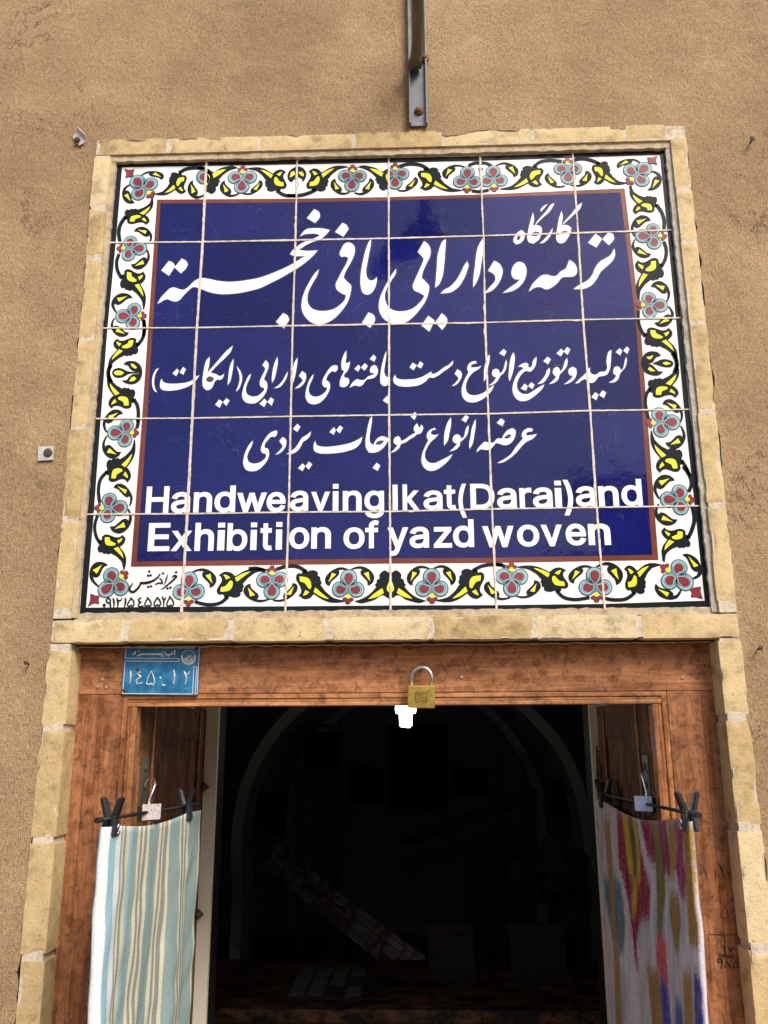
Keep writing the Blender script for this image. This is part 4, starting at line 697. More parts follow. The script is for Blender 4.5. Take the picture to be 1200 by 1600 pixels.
# flowers: three lobes, each with a drop, and a small bud
FA = [Vector(p) for p in XZ([(674.7, 887.5), (675.6, 942.6)])]
def flower_obj(te, ou, pa, ma, ye=None):
    o = obj('flower_ornament', te, TEAL, T); obj('flower_outline', ou, BLACK, o); obj('petal_rim', pa, PALET, o); obj('petal_drop', ma, MAROON, o)
    if ye is not None: obj('flower_heart', ye, YELLOW, o)
def flower(L, Bd, cl=None):
    fl_out, fl_teal, fl_pale, fl_mar, fl_yel = [B() for _ in range(5)]
    a, c = [Vector(p) for p in XZ([L, Bd])]; s0, s1 = FA; e = (s1 - s0); d = c - a
    k = complex(d[0], d[1]) / complex(e[0], e[1])
    def f(p):
        q = XZ([(674.7 + p[0], 918 + p[1])])[0]; q = complex(q[0] - s0[0], q[1] - s0[1]) * k; return (a[0] + q.real, a[1] + q.imag)
    lob = [((0, -16.5), 13.2), ((-13.4, 2), 12.2), ((13.4, 2), 12.2)]
    for bm, g_, Y in ((fl_out, .7, L2), (fl_teal, -.1, L3)):
        for c_, r in lob: put(bm, [f(p) for p in disc(c_, r + g_, 26)], Y, cl)
        put(bm, [f(p) for p in ((-9, -9), (9, -9), (7, 10), (-7, 10))], Y + 1e-5, cl)
    for c_, r in lob: # pale rim just inside the lobe
        o = disc(c_, r - 1.6, 26); i = disc(c_, r - 3.6, 26); dirn = math.atan2(c_[1] + 4, c_[0])
        ks = [n for n in range(26) if abs((2 * math.pi * n / 26 - dirn + math.pi) % (2 * math.pi) - math.pi) < 1.9]
        ks.sort(key=lambda n: (2 * math.pi * n / 26 - dirn + math.pi) % (2 * math.pi))
        put(fl_pale, [f(o[n]) for n in ks] + [f(i[n]) for n in reversed(ks)], L4, cl)
    for dr in ('0,-4 5,-10 7.2,-17 5.5,-22 0,-24.5 -5.5,-22 -7.2,-17 -5,-10', '-3.2,-1.5 -4,4 -8,8.2 -13,9 -18,6.5 -19.5,2 -17,-3 -12.5,-4.5 -8,-2', '3.2,-1.5 4,4 8,8.2 13,9 18,6.5 19.5,2 17,-3 12.5,-4.5 8,-2'):
        q = sm(nums(dr), n=3); put(fl_pale, [f(p) for p in grow(q, 1.0)], L4, cl); put(fl_mar, [f(p) for p in q], L5, cl)
    q = sm(nums('-8,16.5 -4.5,15 0,17 4.5,15 9,16.5 8,20 4.5,20.5 3.8,24 .6,25 -2.8,24 -3.5,20.5 -7,20'), n=3)
    put(fl_out, [f(p) for p in grow(q, .5)], L3, cl); put(fl_mar, [f(p) for p in q], L5, cl); put(fl_yel, [f(p) for p in disc((.5, 13.2), 3.7, 10)], L6, cl); flower_obj(fl_teal, fl_out, fl_pale, fl_mar, fl_yel)
XS3 = P(608, 280)[0]; XS1 = P(322.5, 280)[0]
for a in (((206.9, 276.3), (240, 308)), ((377.3, 303), (379.3, 259.7)), ((549.3, 300.3), (551, 258.3)), ((617.3, 296.7), (617, 255.3), (XS3, True)), ((730.7, 260), (730, 301.3)), ((770, 258.3), (772.9, 299.6)), ((887.8, 288.7), (886, 247.3)), ((1015.3, 256.1), (979.9, 287.3)),
          ((230.5, 389), (183, 388.5)), ((180, 494), (229, 493.5)), ((167.5, 676), (217, 676.5)), ((200.5, 794), (148.5, 794)), ((154.9, 929.6), (199.3, 893.6)), ((991.5, 369), (1041.5, 369)), ((1044, 477.5), (994, 477)), ((1063.5, 659.5), (1009.5, 661.5)), ((1030.5, 780.4), (1084.9, 780.4)), ((1082, 918.5), (1033.1, 884)),
          ((296.7, 892.9), (294.9, 946.7)), ((424.7, 937.3), (424.9, 884.4)), ((545.6, 889.3), (544, 943.3)), ((674.4, 887.3), (675.7, 942.7)), ((799.7, 933.3), (798.7, 879)), ((928.2, 885.2), (932.9, 940.5))): flower(*a)
cl = (XS1, False); fl_out, fl_teal, fl_pale, fl_mar = [B() for _ in range(4)]
put(fl_out, XZ(disc((317.5, 277), 11.2)), L2, cl); put(fl_teal, XZ(disc((317.5, 277), 10.5)), L3, cl); put(fl_pale, XZ(disc((318, 277), 7.4)), L4, cl); put(fl_mar, XZ(disc((318, 277), 6)), L5, cl); flower_obj(fl_teal, fl_out, fl_pale, fl_mar)
for z, s_ in ((z180, '120,195 180,210 240,200 225,240 230,295 180,290 130,305 145,250'), (z880, '930,185 970,190 1035,175 1020,215 1035,265 990,250 940,255'), (z1000, '540,1325 590,1310 660,1300 655,1350 680,1430 610,1410 555,1410 565,1360'), (z120, '195,1315 250,1340 320,1345 300,1390 310,1450 240,1440 160,1490 190,1400')):
    p = XZ(z(s_)); b = B(); sheet(b, [p], L5); o = obj('star_ornament', b, MAROON, T); b = B(); sheet(b, [grow(p, .0006)], L2); obj('star_outline', b, BLACK, o)
b = B(); sheet(b, [sm(XZ(z450('108,365 128,385 130,410 108,440 86,412 88,385')))], L3); obj('bud_ornament', b, PALET, T)

# --- grout lines, wobbly and a little proud
COLS = {1: [(323, 252), (317, 378.5), (308, 512.5), (300.75, 653.75), (293, 803), (283.75, 959)], 2: [(464.5, 249.5), (461.8, 375.8), (457.5, 509.5), (454.5, 651), (451.25, 800.5), (446, 956.5)], 3: [(607.5, 247.5), (607.5, 373), (608, 507), (608, 648.75), (609.5, 799.5), (610.5, 956)],
        4: [(750, 244), (755.5, 369), (758, 504.5), (763, 647), (768.75, 795.5), (776, 954.3)], 5: [(894.5, 238.3), (903, 364.5), (911, 500), (922, 642), (932, 793), (945, 953)]}
ROWS = {1: [(172.5, 379.5), (317, 378.5), (461.8, 375.8), (607.5, 373), (755.5, 369), (903, 364.5), (1049.5, 360)], 2: [(160, 513), (308, 512.5), (457.5, 509.5), (608, 507), (758, 504.5), (911, 500), (1063.75, 497)],
        3: [(149.5, 654.5), (300.75, 653.75), (454.5, 651), (608, 648.75), (763, 647), (922, 642), (1077, 640)], 4: [(136.25, 803.75), (293, 803), (451.25, 800.5), (609.5, 799.5), (768.75, 795.5), (932, 793), (1095.5, 790.5)]}
b = B()
def grout(pts, wpx, seed, vert):
    q = [Vector(p) for p in XZ(pts)]; dense = []
    for a, c in zip(q, q[1:]):
        n = max(2, int((c - a).length / .003)); dense += [a.lerp(c, i / n) for i in range(n)]
    dense.append(q[-1]); rows = []
    for i, p in enumerate(dense):
        t_ = (dense[min(i + 1, len(dense) - 1)] - dense[max(0, i - 1)]).normalized(); n_ = Vector((-t_[1], t_[0]))
        s_ = p[1] if vert else p[0]; a = noise.noise((s_ * 90, seed, 0)); c = noise.noise((s_ * 90, seed, 7)); e = noise.noise((s_ * 16, seed, 3)); h = wpx / 2 * (1 + .35 * e)
        lo, hi = h * (1 + .35 * a) + max(0, noise.noise((s_ * 35, seed, 11)) - .45) * .006, h * (1 + .35 * c); y = -.00215 - .0001 * a
        rows.append([b.verts.new((p[0] + n_[0] * v, yy, p[1] + n_[1] * v)) for v, yy in ((-lo - .0001, .0002), (-lo, y), (hi, y), (hi + .0001, .0002))])
    for r0, r1 in zip(rows, rows[1:]):
        for k in range(3):
            f = b.faces.new((r0[k], r0[k + 1], r1[k + 1], r1[k])); f.smooth = False
for k, v in COLS.items(): grout(v, (.0048, .0038, .0037, .0036, .0040)[k - 1], k * 3.1, True)
for k, v in ROWS.items(): grout(v, (.0034, .0028, .0029, .0028)[k - 1], 40 + k * 2.3, False)
bmesh.ops.recalc_face_normals(b, faces=b.faces[:])
obj('grout', b, GROUT, T)

# ------------------------------------------------------------------ door frame
YF = .035; ZO = -.671 + Z0; XF = .614; XP = .487; XM = .514
D = thing('door_frame', 'stained brown wooden door frame around the dark doorway', 'door frame', (0, YF, 0))
b = B(); box(b, -XF, XF, YF, .12, -.6485 + Z0, -.560 + Z0, 0, .002); obj('lintel', b, WOODH, D)
b = B()
def mould(bm, pts):   # stepped moulding profile: list of (offset from opening edge, depth)
    pass
for z0, z1, y0 in ((-.6575, -.6492, .036), (-.6635, -.6579, .0385), (-.6715, -.6639, .037)): box(b, -XM, XM, y0, .070, z0 + Z0, z1 + Z0, 0, .0012)
for s in (-1, 1): pass
obj('lintel_moulding', b, WOODMH, D)
for s in (-1, 1):
    b = B()
    for x0, x1, y0 in ((.5785, XF, .0365), (.5150, .5780, YF)): xa, xb = sorted((s * x0, s * x1)); box(b, xa, xb, y0, .12, 0, -.6492 + Z0, 0, .0012)
    post = obj('post', b, WOODV, D)
    b = B()
    for x0, x1, y0 in ((.5045, .5146, .0362), (.4975, .5041, .0388), (XP, .4971, .0372)): xa, xb = sorted((s * x0, s * x1)); box(b, xa, xb, y0, .070, 0, -.6722 + Z0 + (.0225 if x0 > .5 else .0135 if x0 > .497 else 0), 0, .0012)
    obj('post_moulding', b, WOODM, D)
    if s == 1:
        zH2 = Zm(1080, 1340, 1600 / 260); b = B(); Yk = YF - .0006
        for s_, wz in (('318,848 330,942', 18), ('362,862 378,905 405,858', 16), ('262,938 412,956', 16), ('292,1000 262,1008 255,985 275,965 290,980 288,1070', 15), ('322,1062 340,985 382,1068', 15), ('402,1056 425,995 455,1060 402,1056', 13), ('468,1045 490,1055', 18),
                       ('245,402 310,460 352,525 345,578 312,586 288,560 290,520 318,480', 6), ('175,515 185,498 197,516', 7), ('390,508 402,492 418,492', 7), ('180,738 300,742 435,742', 7), ('262,45 290,110 322,190', (4, 14, 3)), ('235,108 236,180 232,240', (3, 10, 3)), ('135,110 142,160 155,212', (3, 10, 3)), ('355,130 360,150 364,170', (3, 10, 3))):
            strip(b, zH2(s_), [v / zH2.o[2] for v in (wz if isinstance(wz, tuple) else (wz, wz))], Yk, smooth=s_.count(' ') > 2 and wz != 13)
        obj('marker_writing', b, plain('black_marker', (.012, .010, .009, 1), .5), post)
# cracks and nails in the frame
GN = plain('grey_nail', (.30, .22, .18, 1), .5)
for x, y in ((721, 1058), (1066, 1059), (160, 1062), (153, 1073), (166, 1074)):
    b = B(); lathe(b, P(x, y, YF), (0, -1, 0), [(0, .0036), (.001, .0036), (.0016, .002)], 12); obj('nail_head', b, GN, D)

# door leaves, folded back against the passage
def end_depth(xw, pxx, row):
    lo, hi = .1, 1.5
    for _ in range(40):
        m_ = (lo + hi) / 2
        if abs(P(pxx, row, m_)[0]) < abs(xw): lo = m_
        else: hi = m_
    return lo
DOOR_END = {-1: end_depth(.4855, 319, 1230), 1: end_depth(.4845, 937, 1190)}
print('DOOR_END', DOOR_END)
def leaf_door(s, label):
    d = thing('door_leaf', label, 'door', (s * .5, .08, .04), 'open door leaves')
    xf = s * (.4855 if s < 0 else .4845); th = s * .032        # visible face towards the middle
    def bx(bm, d0, d1, y0, y1, z0, z1, bv=.002):
        xa, xb = sorted((xf + s * d0, xf + s * d1)); box(bm, xa, xb, y0, y1, z0 + Z0, z1 + Z0, 0, bv)
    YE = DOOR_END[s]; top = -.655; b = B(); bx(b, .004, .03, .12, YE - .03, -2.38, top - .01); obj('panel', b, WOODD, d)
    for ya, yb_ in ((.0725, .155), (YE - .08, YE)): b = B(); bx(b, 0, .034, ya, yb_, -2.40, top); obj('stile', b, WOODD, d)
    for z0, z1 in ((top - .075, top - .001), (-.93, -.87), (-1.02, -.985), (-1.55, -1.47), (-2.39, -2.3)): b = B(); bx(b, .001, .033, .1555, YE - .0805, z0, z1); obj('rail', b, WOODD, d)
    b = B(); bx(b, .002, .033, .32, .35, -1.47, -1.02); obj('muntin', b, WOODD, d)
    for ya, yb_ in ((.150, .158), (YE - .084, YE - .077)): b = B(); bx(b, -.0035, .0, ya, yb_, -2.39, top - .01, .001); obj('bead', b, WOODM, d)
    for z in (-.84, -1.13, -1.4):
        b = B(); lathe(b, (xf - s * .001, YE - .025, z + Z0), (-s, 0, 0), [(0, .010), (.004, .012), (.010, .007), (.016, .003), (.018, .0)], 12); obj('stud', b, IRON, d)
    b = B(); bx(b, -.003, 0, .085, .125, -.875, -.765, .0015); pl = obj('latch_plate', b, plain('dull_steel', (.10, .095, .075, 1), .5, .7), d)
    for z in (-.785, -.82, -.855): b = B(); lathe(b, (xf - s * .003, .105, z + Z0), (-s, 0, 0), [(0, .007), (.002, .006), (.003, .002)], 10); obj('rivet', b, IRON, pl)
leaf_door(-1, 'dark wooden door leaf folded back behind the striped green cloth')
leaf_door(1, 'dark wooden door leaf folded back behind the multicoloured cloth')

# ------------------------------------------------------------------ passage and room behind
WPL = plain('dim_white_plaster', (.74, .75, .72, 1), .9, 0, .1, 6); WPL2 = plain('cream_plaster', (.62, .58, .48, 1), .9, 0, .08, 6)
XL, XRr = P(337, 1230, .615)[0], P(925, 1180, .615)[0]
for nm, x0, x1 in (('passage_return_wall', -.70, XL), ('passage_return_wall', XRr, .70)):
    b = B(); box(b, x0, x1, .615, .630, 0, -.60 + Z0); obj(nm, b, WPL2, kind='structure')
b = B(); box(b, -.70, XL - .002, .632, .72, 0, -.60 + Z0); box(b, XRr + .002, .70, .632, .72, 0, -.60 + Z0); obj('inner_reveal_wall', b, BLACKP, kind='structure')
b = B(); box(b, -.66, -.508, .122, .614, 0, -.6 + Z0); box(b, .508, .66, .122, .614, 0, -.6 + Z0); obj('passage_side_wall', b, WPL, kind='structure')
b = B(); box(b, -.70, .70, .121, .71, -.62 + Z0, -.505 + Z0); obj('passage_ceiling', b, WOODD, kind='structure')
b = B(); box(b, -3, 3, .64, 9, -.2, .0); obj('room_floor', b, plain('room_floor_matting', (.16, .15, .11, 1), .8, 0, .3, 3), kind='structure')
b = B()
box(b, -2.3, -2.0, .72, 8, 0, 4); box(b, 2.0, 2.3, .72, 8, 0, 4); box(b, -2.3, 2.3, 7.5, 7.8, 0, 4); box(b, -2.3, 2.3, .72, 7.8, 4, 4.2)
box(b, -2.3, -.705, .55, .719, 0, 4); box(b, .705, 2.3, .55, .719, 0, 4); box(b, -.704, .704, .61, .718, -.50 + Z0, 4)
obj('room_wall', b, plain('grey_room_plaster', (.46, .47, .44, 1), .9, 0, .1, 5), kind='structure')
zR = Zm(320, 1080, 1.875)
def arch(name, pts, wd, Y, depth, m=WPL):
    bm = B(); L, Rr_ = ribbon(zR(pts), wd); L = [P(*p, Y) for p in L]; Q = [P(*p, Y) for p in Rr_]
    for i in range(len(L) - 1):
        v = [bm.verts.new(p + Vector((0, e, 0))) for e in (0, depth) for p in (L[i], L[i + 1], Q[i + 1], Q[i])]
        for f in ((0, 1, 2, 3), (4, 5, 6, 7), (0, 1, 5, 4), (2, 3, 7, 6)): bm.faces.new([v[k] for k in f])
    bmesh.ops.remove_doubles(bm, verts=bm.verts[:], dist=1e-5); bmesh.ops.recalc_face_normals(bm, faces=bm.faces[:]); return obj(name, bm, m, kind='structure')
arch('vault_arch', '80,880 95,600 95,400 120,280 170,170 250,70 340,0 470,-70 620,-110 770,-70 880,0 970,80 1050,180 1100,300 1125,430 1140,700 1150,880', 17, 4.4, .4)
arch('vault_arch', '255,700 250,400 262,280 300,180 360,100 430,40 520,-10 620,-30 720,-10 810,40 880,110 940,200 980,300 990,420 990,700', 13, 6.2, .35)
def slab(name, z, x0, x1, y0, y1, Y, th, m, label, cat, group=None, bev=.004):
    a, c = z([(x0, y0)])[0], z([(x1, y1)])[0]; A, C2 = P(*a, Y), P(*c, Y); bm = B(); box(bm, A[0], C2[0], Y, Y + th, C2[2], A[2], 0, bev); return obj(name, bm, m, None, label, cat, group)
DK = plain('dark_cloth', (.012, .012, .013, 1), .9); DKW = plain('old_dark_wood', (.035, .026, .016, 1), .7); OCH = plain('ochre_wood', (.12, .09, .035, 1), .7)
slab('wall_hanging', zR, 535, 714, 98, 345, 7.40, .05, DK, 'large black hanging in the middle of the back wall', 'hanging')
for x0, x1, y0, y1, Y, lb in ((420, 525, 222, 326, 7.43, 'dark picture on the back wall left of the black hanging'), (727, 828, 225, 305, 7.43, 'dark picture on the back wall right of the black hanging'), (118, 234, 296, 424, 5.6, 'dark picture inside the left arch'), (1012, 1100, 252, 362, 5.6, 'dark picture inside the right arch')):
    A, C2 = P(*zR([(x0, y0)])[0], Y), P(*zR([(x1, y1)])[0], Y); t = thing('picture', lb, 'picture', ((A[0] + C2[0]) / 2, Y, C2[2]), 'pictures on the walls of the room')
    b = B()
    for q in ((A[0], C2[0], C2[2], C2[2] + .03), (A[0], C2[0], A[2] - .03, A[2]), (A[0], A[0] + .03, C2[2] + .031, A[2] - .031), (C2[0] - .03, C2[0], C2[2] + .031, A[2] - .031)): box(b, q[0], q[1], Y - .02, Y + .03, q[2], q[3])
    obj('frame', b, DKW, t); b = B(); box(b, A[0] + .02, C2[0] - .02, Y, Y + .028, C2[2] + .02, A[2] - .02); obj('canvas', b, DK, t)
# loom frame on the left with a box on top
def bars(name, parts, Y, th, m, label, cat):
    base = P(*zR([parts[0][0]])[0], Y); t = thing(name, label, cat, (base[0], Y, 0)); bm = {}
    for i, (a, c, w_, nm) in enumerate(parts):
        A, C2 = P(*zR([a])[0], Y), P(*zR([c])[0], Y); b_ = B(); dx = (C2 - A).normalized(); L_ = (C2 - A).length
        Mx = Matrix.Translation((A + C2) / 2 + Vector((0, th / 2 + .012 * (i % 3), 0))) @ dx.to_track_quat('Z', 'Y').to_matrix().to_4x4()
        box(b_, -w_ / 2, w_ / 2, -th / 2, th / 2, -L_ / 2, L_ / 2, 0, .004, Mx); obj(nm, b_, m, t)
    return t
bars('loom', [((275, 240), (275, 760), .06, 'post'), ((382, 238), (382, 760), .06, 'post'), ((262, 244), (395, 240), .07, 'beam'), ((320, 405), (400, 402), .05, 'beam'), ((265, 355), (330, 352), .04, 'beam')], 5.0, .06, OCH, 'ochre wooden loom stand inside the left arch', 'loom')
A, C2 = P(*zR([(295, 120)])[0], 5.0), P(*zR([(392, 232)])[0], 5.0)
t = thing('storage_box', 'dark box on top of the ochre loom stand', 'box', (A[0], 5.0, C2[2])); b = B(); box(b, A[0], C2[0], 4.95, 5.2, C2[2], A[2], 0, .02); obj('body', b, DK, t)
b = B(); tube(b, [P(*zR([p])[0], 5.0) for p in ((310, 122), (315, 105), (345, 100), (375, 105), (380, 122))], .012); obj('handle', b, DKW, t)
LOOM = bars('loom', [((775, 440), (775, 880), .05, 'post'), ((868, 180), (872, 880), .05, 'post'), ((1112, 480), (1112, 880), .05, 'post'), ((885, 482), (1115, 478), .05, 'beam'), ((755, 608), (1118, 606), .07, 'beam'), ((800, 480), (905, 620), .04, 'beam'), ((845, 470), (850, 760), .05, 'batten'), ((800, 630), (805, 860), .03, 'batten')], 4.0, .06, DKW, 'dark wooden loom with many beams on the right of the room', 'loom')
b = B()
for k in range(7):
    p, q = zR([(560 + k * 6, 440 + k * 2)])[0], zR([(976, 284 + k * 6)])[0]; tube(b, [P(*p, 4.6), P(*q, 4.05)], .004, 4)
obj('warp_cords', b, DK, LOOM)
LT = M('warp_cotton', .85); w_ = LT.n('ShaderNodeTexNoise', Scale=1, Detail=2); LT.l(LT.pos((9, 9, 9)), w_.inputs['Vector']); LT.color(LT.ramp(w_.outputs['Fac'], [(.40, (.36, .34, .31, 1)), (.5, (.25, .21, .19, 1)), (.57, (.12, .03, .03, 1)), (.66, (.33, .31, .28, 1))])); LT = LT.m
b = B()
for k in range(34):
    f = k / 33 + random.uniform(-.03, .03); p, q = zR([(108 + 32 * f, 440 - 66 * f)])[0], zR([(604 + 40 * f + random.uniform(-6, 6), 862 - 82 * f)])[0]; A, C2 = P(*p, 3.3), P(*q, 2.2); mid = (A + C2) / 2 + Vector((0, 0, -.02 - .01 * random.random()))
    tube(b, [A, A.lerp(mid, .5), mid, mid.lerp(C2, .5), C2], .0012 + .0016 * random.random(), 5)
obj('warp_threads', b, LT, None, 'band of white and red warp threads slanting down across the room', 'threads')
# counter behind the threshold, with a card board and ikat lengths
ct = thing('counter', 'long brown wooden counter just inside the doorway', 'counter', (0, 1.7, 0))
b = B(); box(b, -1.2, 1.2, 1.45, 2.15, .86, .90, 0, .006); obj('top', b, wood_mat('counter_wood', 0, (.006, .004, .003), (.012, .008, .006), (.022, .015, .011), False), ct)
b = B(); box(b, -1.15, 1.15, 1.5, 1.53, 0, .858); obj('front_board', b, DKW, ct)
for x in (-1.1, 1.1):
    b = B(); box(b, x - .03, x + .03, 2.03, 2.09, 0, .858); obj('leg', b, DKW, ct)
ZC = .904
def on_counter(p):
    a = zR([p])[0]; d = RR.transposed() @ Vector(((a[0] - 600) / FPX, (a[1] - 800) / FPX, 1)); return CAM + d * ((ZC - CAM[2]) / d[2])
A, C2 = on_counter((235, 905)), on_counter((478, 818))
t = thing('price_board', 'black board with rows of white cards on the counter', 'board', (A[0], A[1], ZC)); b = B()
x0, x1, y0, y1 = A[0], C2[0], max(A[1], 1.5), min(C2[1], 2.14); box(b, x0, x1, y0, y1, ZC - .003, ZC + .008, 0, .002); obj('backing', b, DK, t)
CARD = plain('white_card', (.08, .08, .075, 1), .8)
for i in range(4):
    for k in range(3):
        if (i, k) in ((2, 0), (3, 1)): continue
        b = B(); ww = (x1 - x0) / 4; hh = (y1 - y0) / 3; box(b, x0 + i * ww + .008, x0 + (i + 1) * ww - .006, y0 + k * hh + .01, y0 + (k + 1) * hh - .008, ZC + .009, ZC + .011); obj('card', b, CARD, t)
def ikat_roll(xa, xb, label, hue):
    m = M('ikat_length', .9); f = m.noise(1, 3, .6, m.pos((5, 40, 60), (0, 0, 0), .02, 12)); m.color(m.ramp(f, [(.46, (.03, .029, .028, 1)), (.49, hue), (.53, hue), (.57, (.028, .027, .026, 1))])); bm = B()
    A, C2 = P(*zR([(xa, 770)])[0], 2.0), P(*zR([(xb, 770)])[0], 2.0); n = 14; g = []
    prof = [(2.14, .907), (2.08, .912), (2.03, .98), (2.0, 1.04), (1.985, 1.06), (1.97, 1.05), (1.95, .99), (1.92, .925), (1.86, .91), (1.75, .908)]
    for y, z in prof: g.append([bm.verts.new((A[0] + (C2[0] - A[0]) * k / n, y, z + .004 * math.sin(k * 1.7 + y * 9))) for k in range(n + 1)])
    for r0, r1 in zip(g, g[1:]):
        for k in range(n): bm.faces.new((r0[k], r0[k + 1], r1[k + 1], r1[k])).smooth = True
    obj('folded_cloth', bm, m.m, None, label, 'cloth', 'cloth lengths on the counter')
ikat_roll(655, 788, 'white cloth with red ikat pattern folded on the counter', (.03, .004, .005, 1)); ikat_roll(890, 1050, 'white cloth with dark blue ikat pattern folded on the counter', (.012, .012, .025, 1))
A = P(*zR([(1022, 500)])[0], 3.9); t = thing('mannequin', 'pale headless dress form standing by the right arch', 'mannequin', (A[0], 3.95, 0))
b = B(); zt = P(*zR([(1020, 420)])[0], 3.9)[2]; lathe(b, (A[0], 3.95, 0), (0, 0, 1), [(.9, .07), (1.0, .11), (zt - .32, .10), (zt - .14, .09), (zt - .10, .045), (zt - .06, .06), (zt - .02, .05), (zt, .0)], 18); obj('torso', b, plain('grey_linen', (.14, .14, .13, 1), .9), t)
b = B(); lathe(b, (A[0], 3.95, 0), (0, 0, 1), [(0, .14), (.02, .14), (.03, .02), (.9, .02)], 14); obj('stand', b, DKW, t)
# light bulb
BP = P(634, 1122, .95); t = thing('light_bulb', 'glowing white bulb hanging just inside the door behind the padlock', 'light bulb', BP)
em = M('lit_bulb', .3, (.9, .9, .88, 1)); em.b.inputs['Emission Color'].default_value = (1, .98, .93, 1); em.b.inputs['Emission Strength'].default_value = 3.5
b = B(); lathe(b, BP, (0, 0, 1), [(-.026, .0), (-.0258, .012), (-.022, .0175), (.012, .0195), (.013, .028), (.022, .0305), (.035, .030), (.05, .022)], 24); obj('globe', b, em.m, t)
ll = bpy.data.lights.new('bulb_light', 'POINT'); ll.energy = .8; ll.shadow_soft_size = .02; ll.color = (1, .97, .92); lo_ = bpy.data.objects.new('bulb_light', ll); COL.objects.link(lo_); lo_.parent = t; lo_.location = (0, 0, -.055)
b = B(); lathe(b, BP, (0, 0, 1), [(.051, .016), (.09, .015), (.10, .003), (2.3, .003)], 12); obj('holder', b, BLACKP, t)

# ------------------------------------------------------------------ lamp bracket at the top of the wall
PAINT = plain('grey_blue_paint', (.12, .135, .145, 1), .5, .1, .35, 40)
base = P(655, 200, -.02); t = thing('wall_lamp', 'grey steel lamp arm bolted to the wall above the sign', 'lamp', base)
yb = -.020; A0, A1 = P(639.5, 200, yb), P(668, 200, yb); xw = A1[0] - A0[0]
b = B(); box(b, A0[0], A0[0] + .0035, yb - .012, -.006, A0[2] + .005, A0[2] + .95, 0, .0006); box(b, A0[0] + .0036, A0[0] + xw, yb, yb + .004, A0[2] + .005, A0[2] + .95, 0, .0006); box(b, A0[0] + xw - .003, A0[0] + xw + .0005, yb - .010, yb - .0005, A0[2] + .005, A0[2] + .95, 0, .0006)
obj('channel', b, PAINT, t)
b = B(); q0 = P(650, 104, yb - .012)
tube(b, [q0 + Vector(v) for v in ((-.004, 0, 0), (.001, -.018, .012), (.003, -.045, .022), (.004, -.12, .045), (.005, -.30, .085), (.005, -.45, .105), (.005, -.55, .105), (.005, -.60, .08), (.005, -.615, .03))], [.0165, .0130, .0125, .0125, .0125, .0125, .0125, .0125, .0125], 16); obj('arm', b, plain('olive_steel', (.12, .095, .055, 1), .45, .4, .3), t)
b = B(); lathe(b, q0 + Vector((.005, -.615, .03)), (0, 0, -1), [(0, .02), (.03, .03), (.05, .055), (.12, .085), (.125, .086), (.121, .082), (.06, .05)], 24); obj('shade', b, PAINT, t)
b = B(); tube(b, [P(648, 42, yb - .004), P(648, 42, yb - .004) + Vector((0, -.012, .30))], .004, 8); obj('cable', b, BLACKP, t)
for c_ in (P(654.5, 174, yb), P(663.5, 92, yb - .002)):
    b = B(); lathe(b, c_, (0, -1, 0), [(0, .0105), (.003, .0105), (.0042, .009), (.0045, .006), (.009, .0055), (.010, .003)], 18); obj('bolt', b, plain('rust', (.16, .065, .035, 1), .8, .1, .4, 90, .0008), t)

# ------------------------------------------------------------------ nails and clips in the plaster
GAL = plain('galvanised_sheet', (.60, .57, .54, 1), .45, .5, .2)
def clip_plate(c, pts, fold, label):
    t = thing('metal_clip', label, 'clip', P(c[0], c[1], -.014), 'metal clips nailed to the plaster'); b = B(); Yc = -.0165; q = XZ(pts, Yc)
    lo = [b.verts.new((x, Yc + .0012, z)) for x, z in q]; hi = [b.verts.new((x, Yc, z)) for x, z in q]; b.faces.new(hi); b.faces.new(lo)
    for i in range(len(q)): b.faces.new((lo[i - 1], lo[i], hi[i], hi[i - 1]))
    if fold:
        a, d = Vector((q[fold][0], Yc, q[fold][1])), Vector((q[fold + 1][0], Yc, q[fold + 1][1])); off = Vector((.003, -.010, .006)); n = Vector((.0015, 0, .001))
        v = [b.verts.new(p) for p in (a, d, d + off, a + off, a + n, d + n, d + off + n, a + off + n)]
        for f in ((0, 1, 2, 3), (4, 5, 6, 7), (0, 1, 5, 4), (2, 3, 7, 6), (1, 2, 6, 5), (0, 3, 7, 4)): b.faces.new([v[k] for k in f])
    bmesh.ops.recalc_face_normals(b, faces=b.faces[:]); obj('plate', b, GAL, t)
    return t
t = clip_plate((122, 218), [(114, 213), (120, 206.5), (133, 219), (131, 223), (124, 227), (119, 223)], 1, 'bent metal clip with a rusty nail on the plaster left of the top brick course')
b = B(); lathe(b, P(122.5, 219.5, -.016), (-.1, -1, -.15), [(0, .004), (.004, .004), (.0045, .0062), (.006, .006), (.0065, .003)], 14); obj('nail', b, IRON, t)
t = clip_plate((70, 708), [(60, 698), (83.5, 697), (83.5, 718), (72, 719), (58.5, 720)], None, 'square metal clip with a round rusty nail on the plaster left of the sign')
b = B(); lathe(b, P(75.5, 707.5, -.016), (0, -1, 0), [(0, .0085), (.003, .0088), (.0045, .0070), (.004, .0045), (.005, .002)], 18); obj('nail', b, IRON, t)
for x, y, r, lb in ((1172, 224, .006, 'bent rusty nail in the plaster right of the top brick course'), (1184, 1015, .005, 'rusty nail in the plaster right of the door lintel'), (45, 1038, .004, 'small rusty nail in the plaster left of the blue number plate')):
    t = thing('nail', lb, 'nail', P(x, y, -.014), 'loose nails in the plaster'); b = B(); p = P(x, y, -.014); tube(b, [p, p + Vector((0, -.014, .002))], .002, 8); obj('shank', b, IRON, t)
    b = B(); lathe(b, p + Vector((0, -.013, .002)), (.2, -1, -.2), [(0, r * .8), (.001, r), (.002, r * .8), (.0022, .001)], 12); obj('head', b, IRON, t)
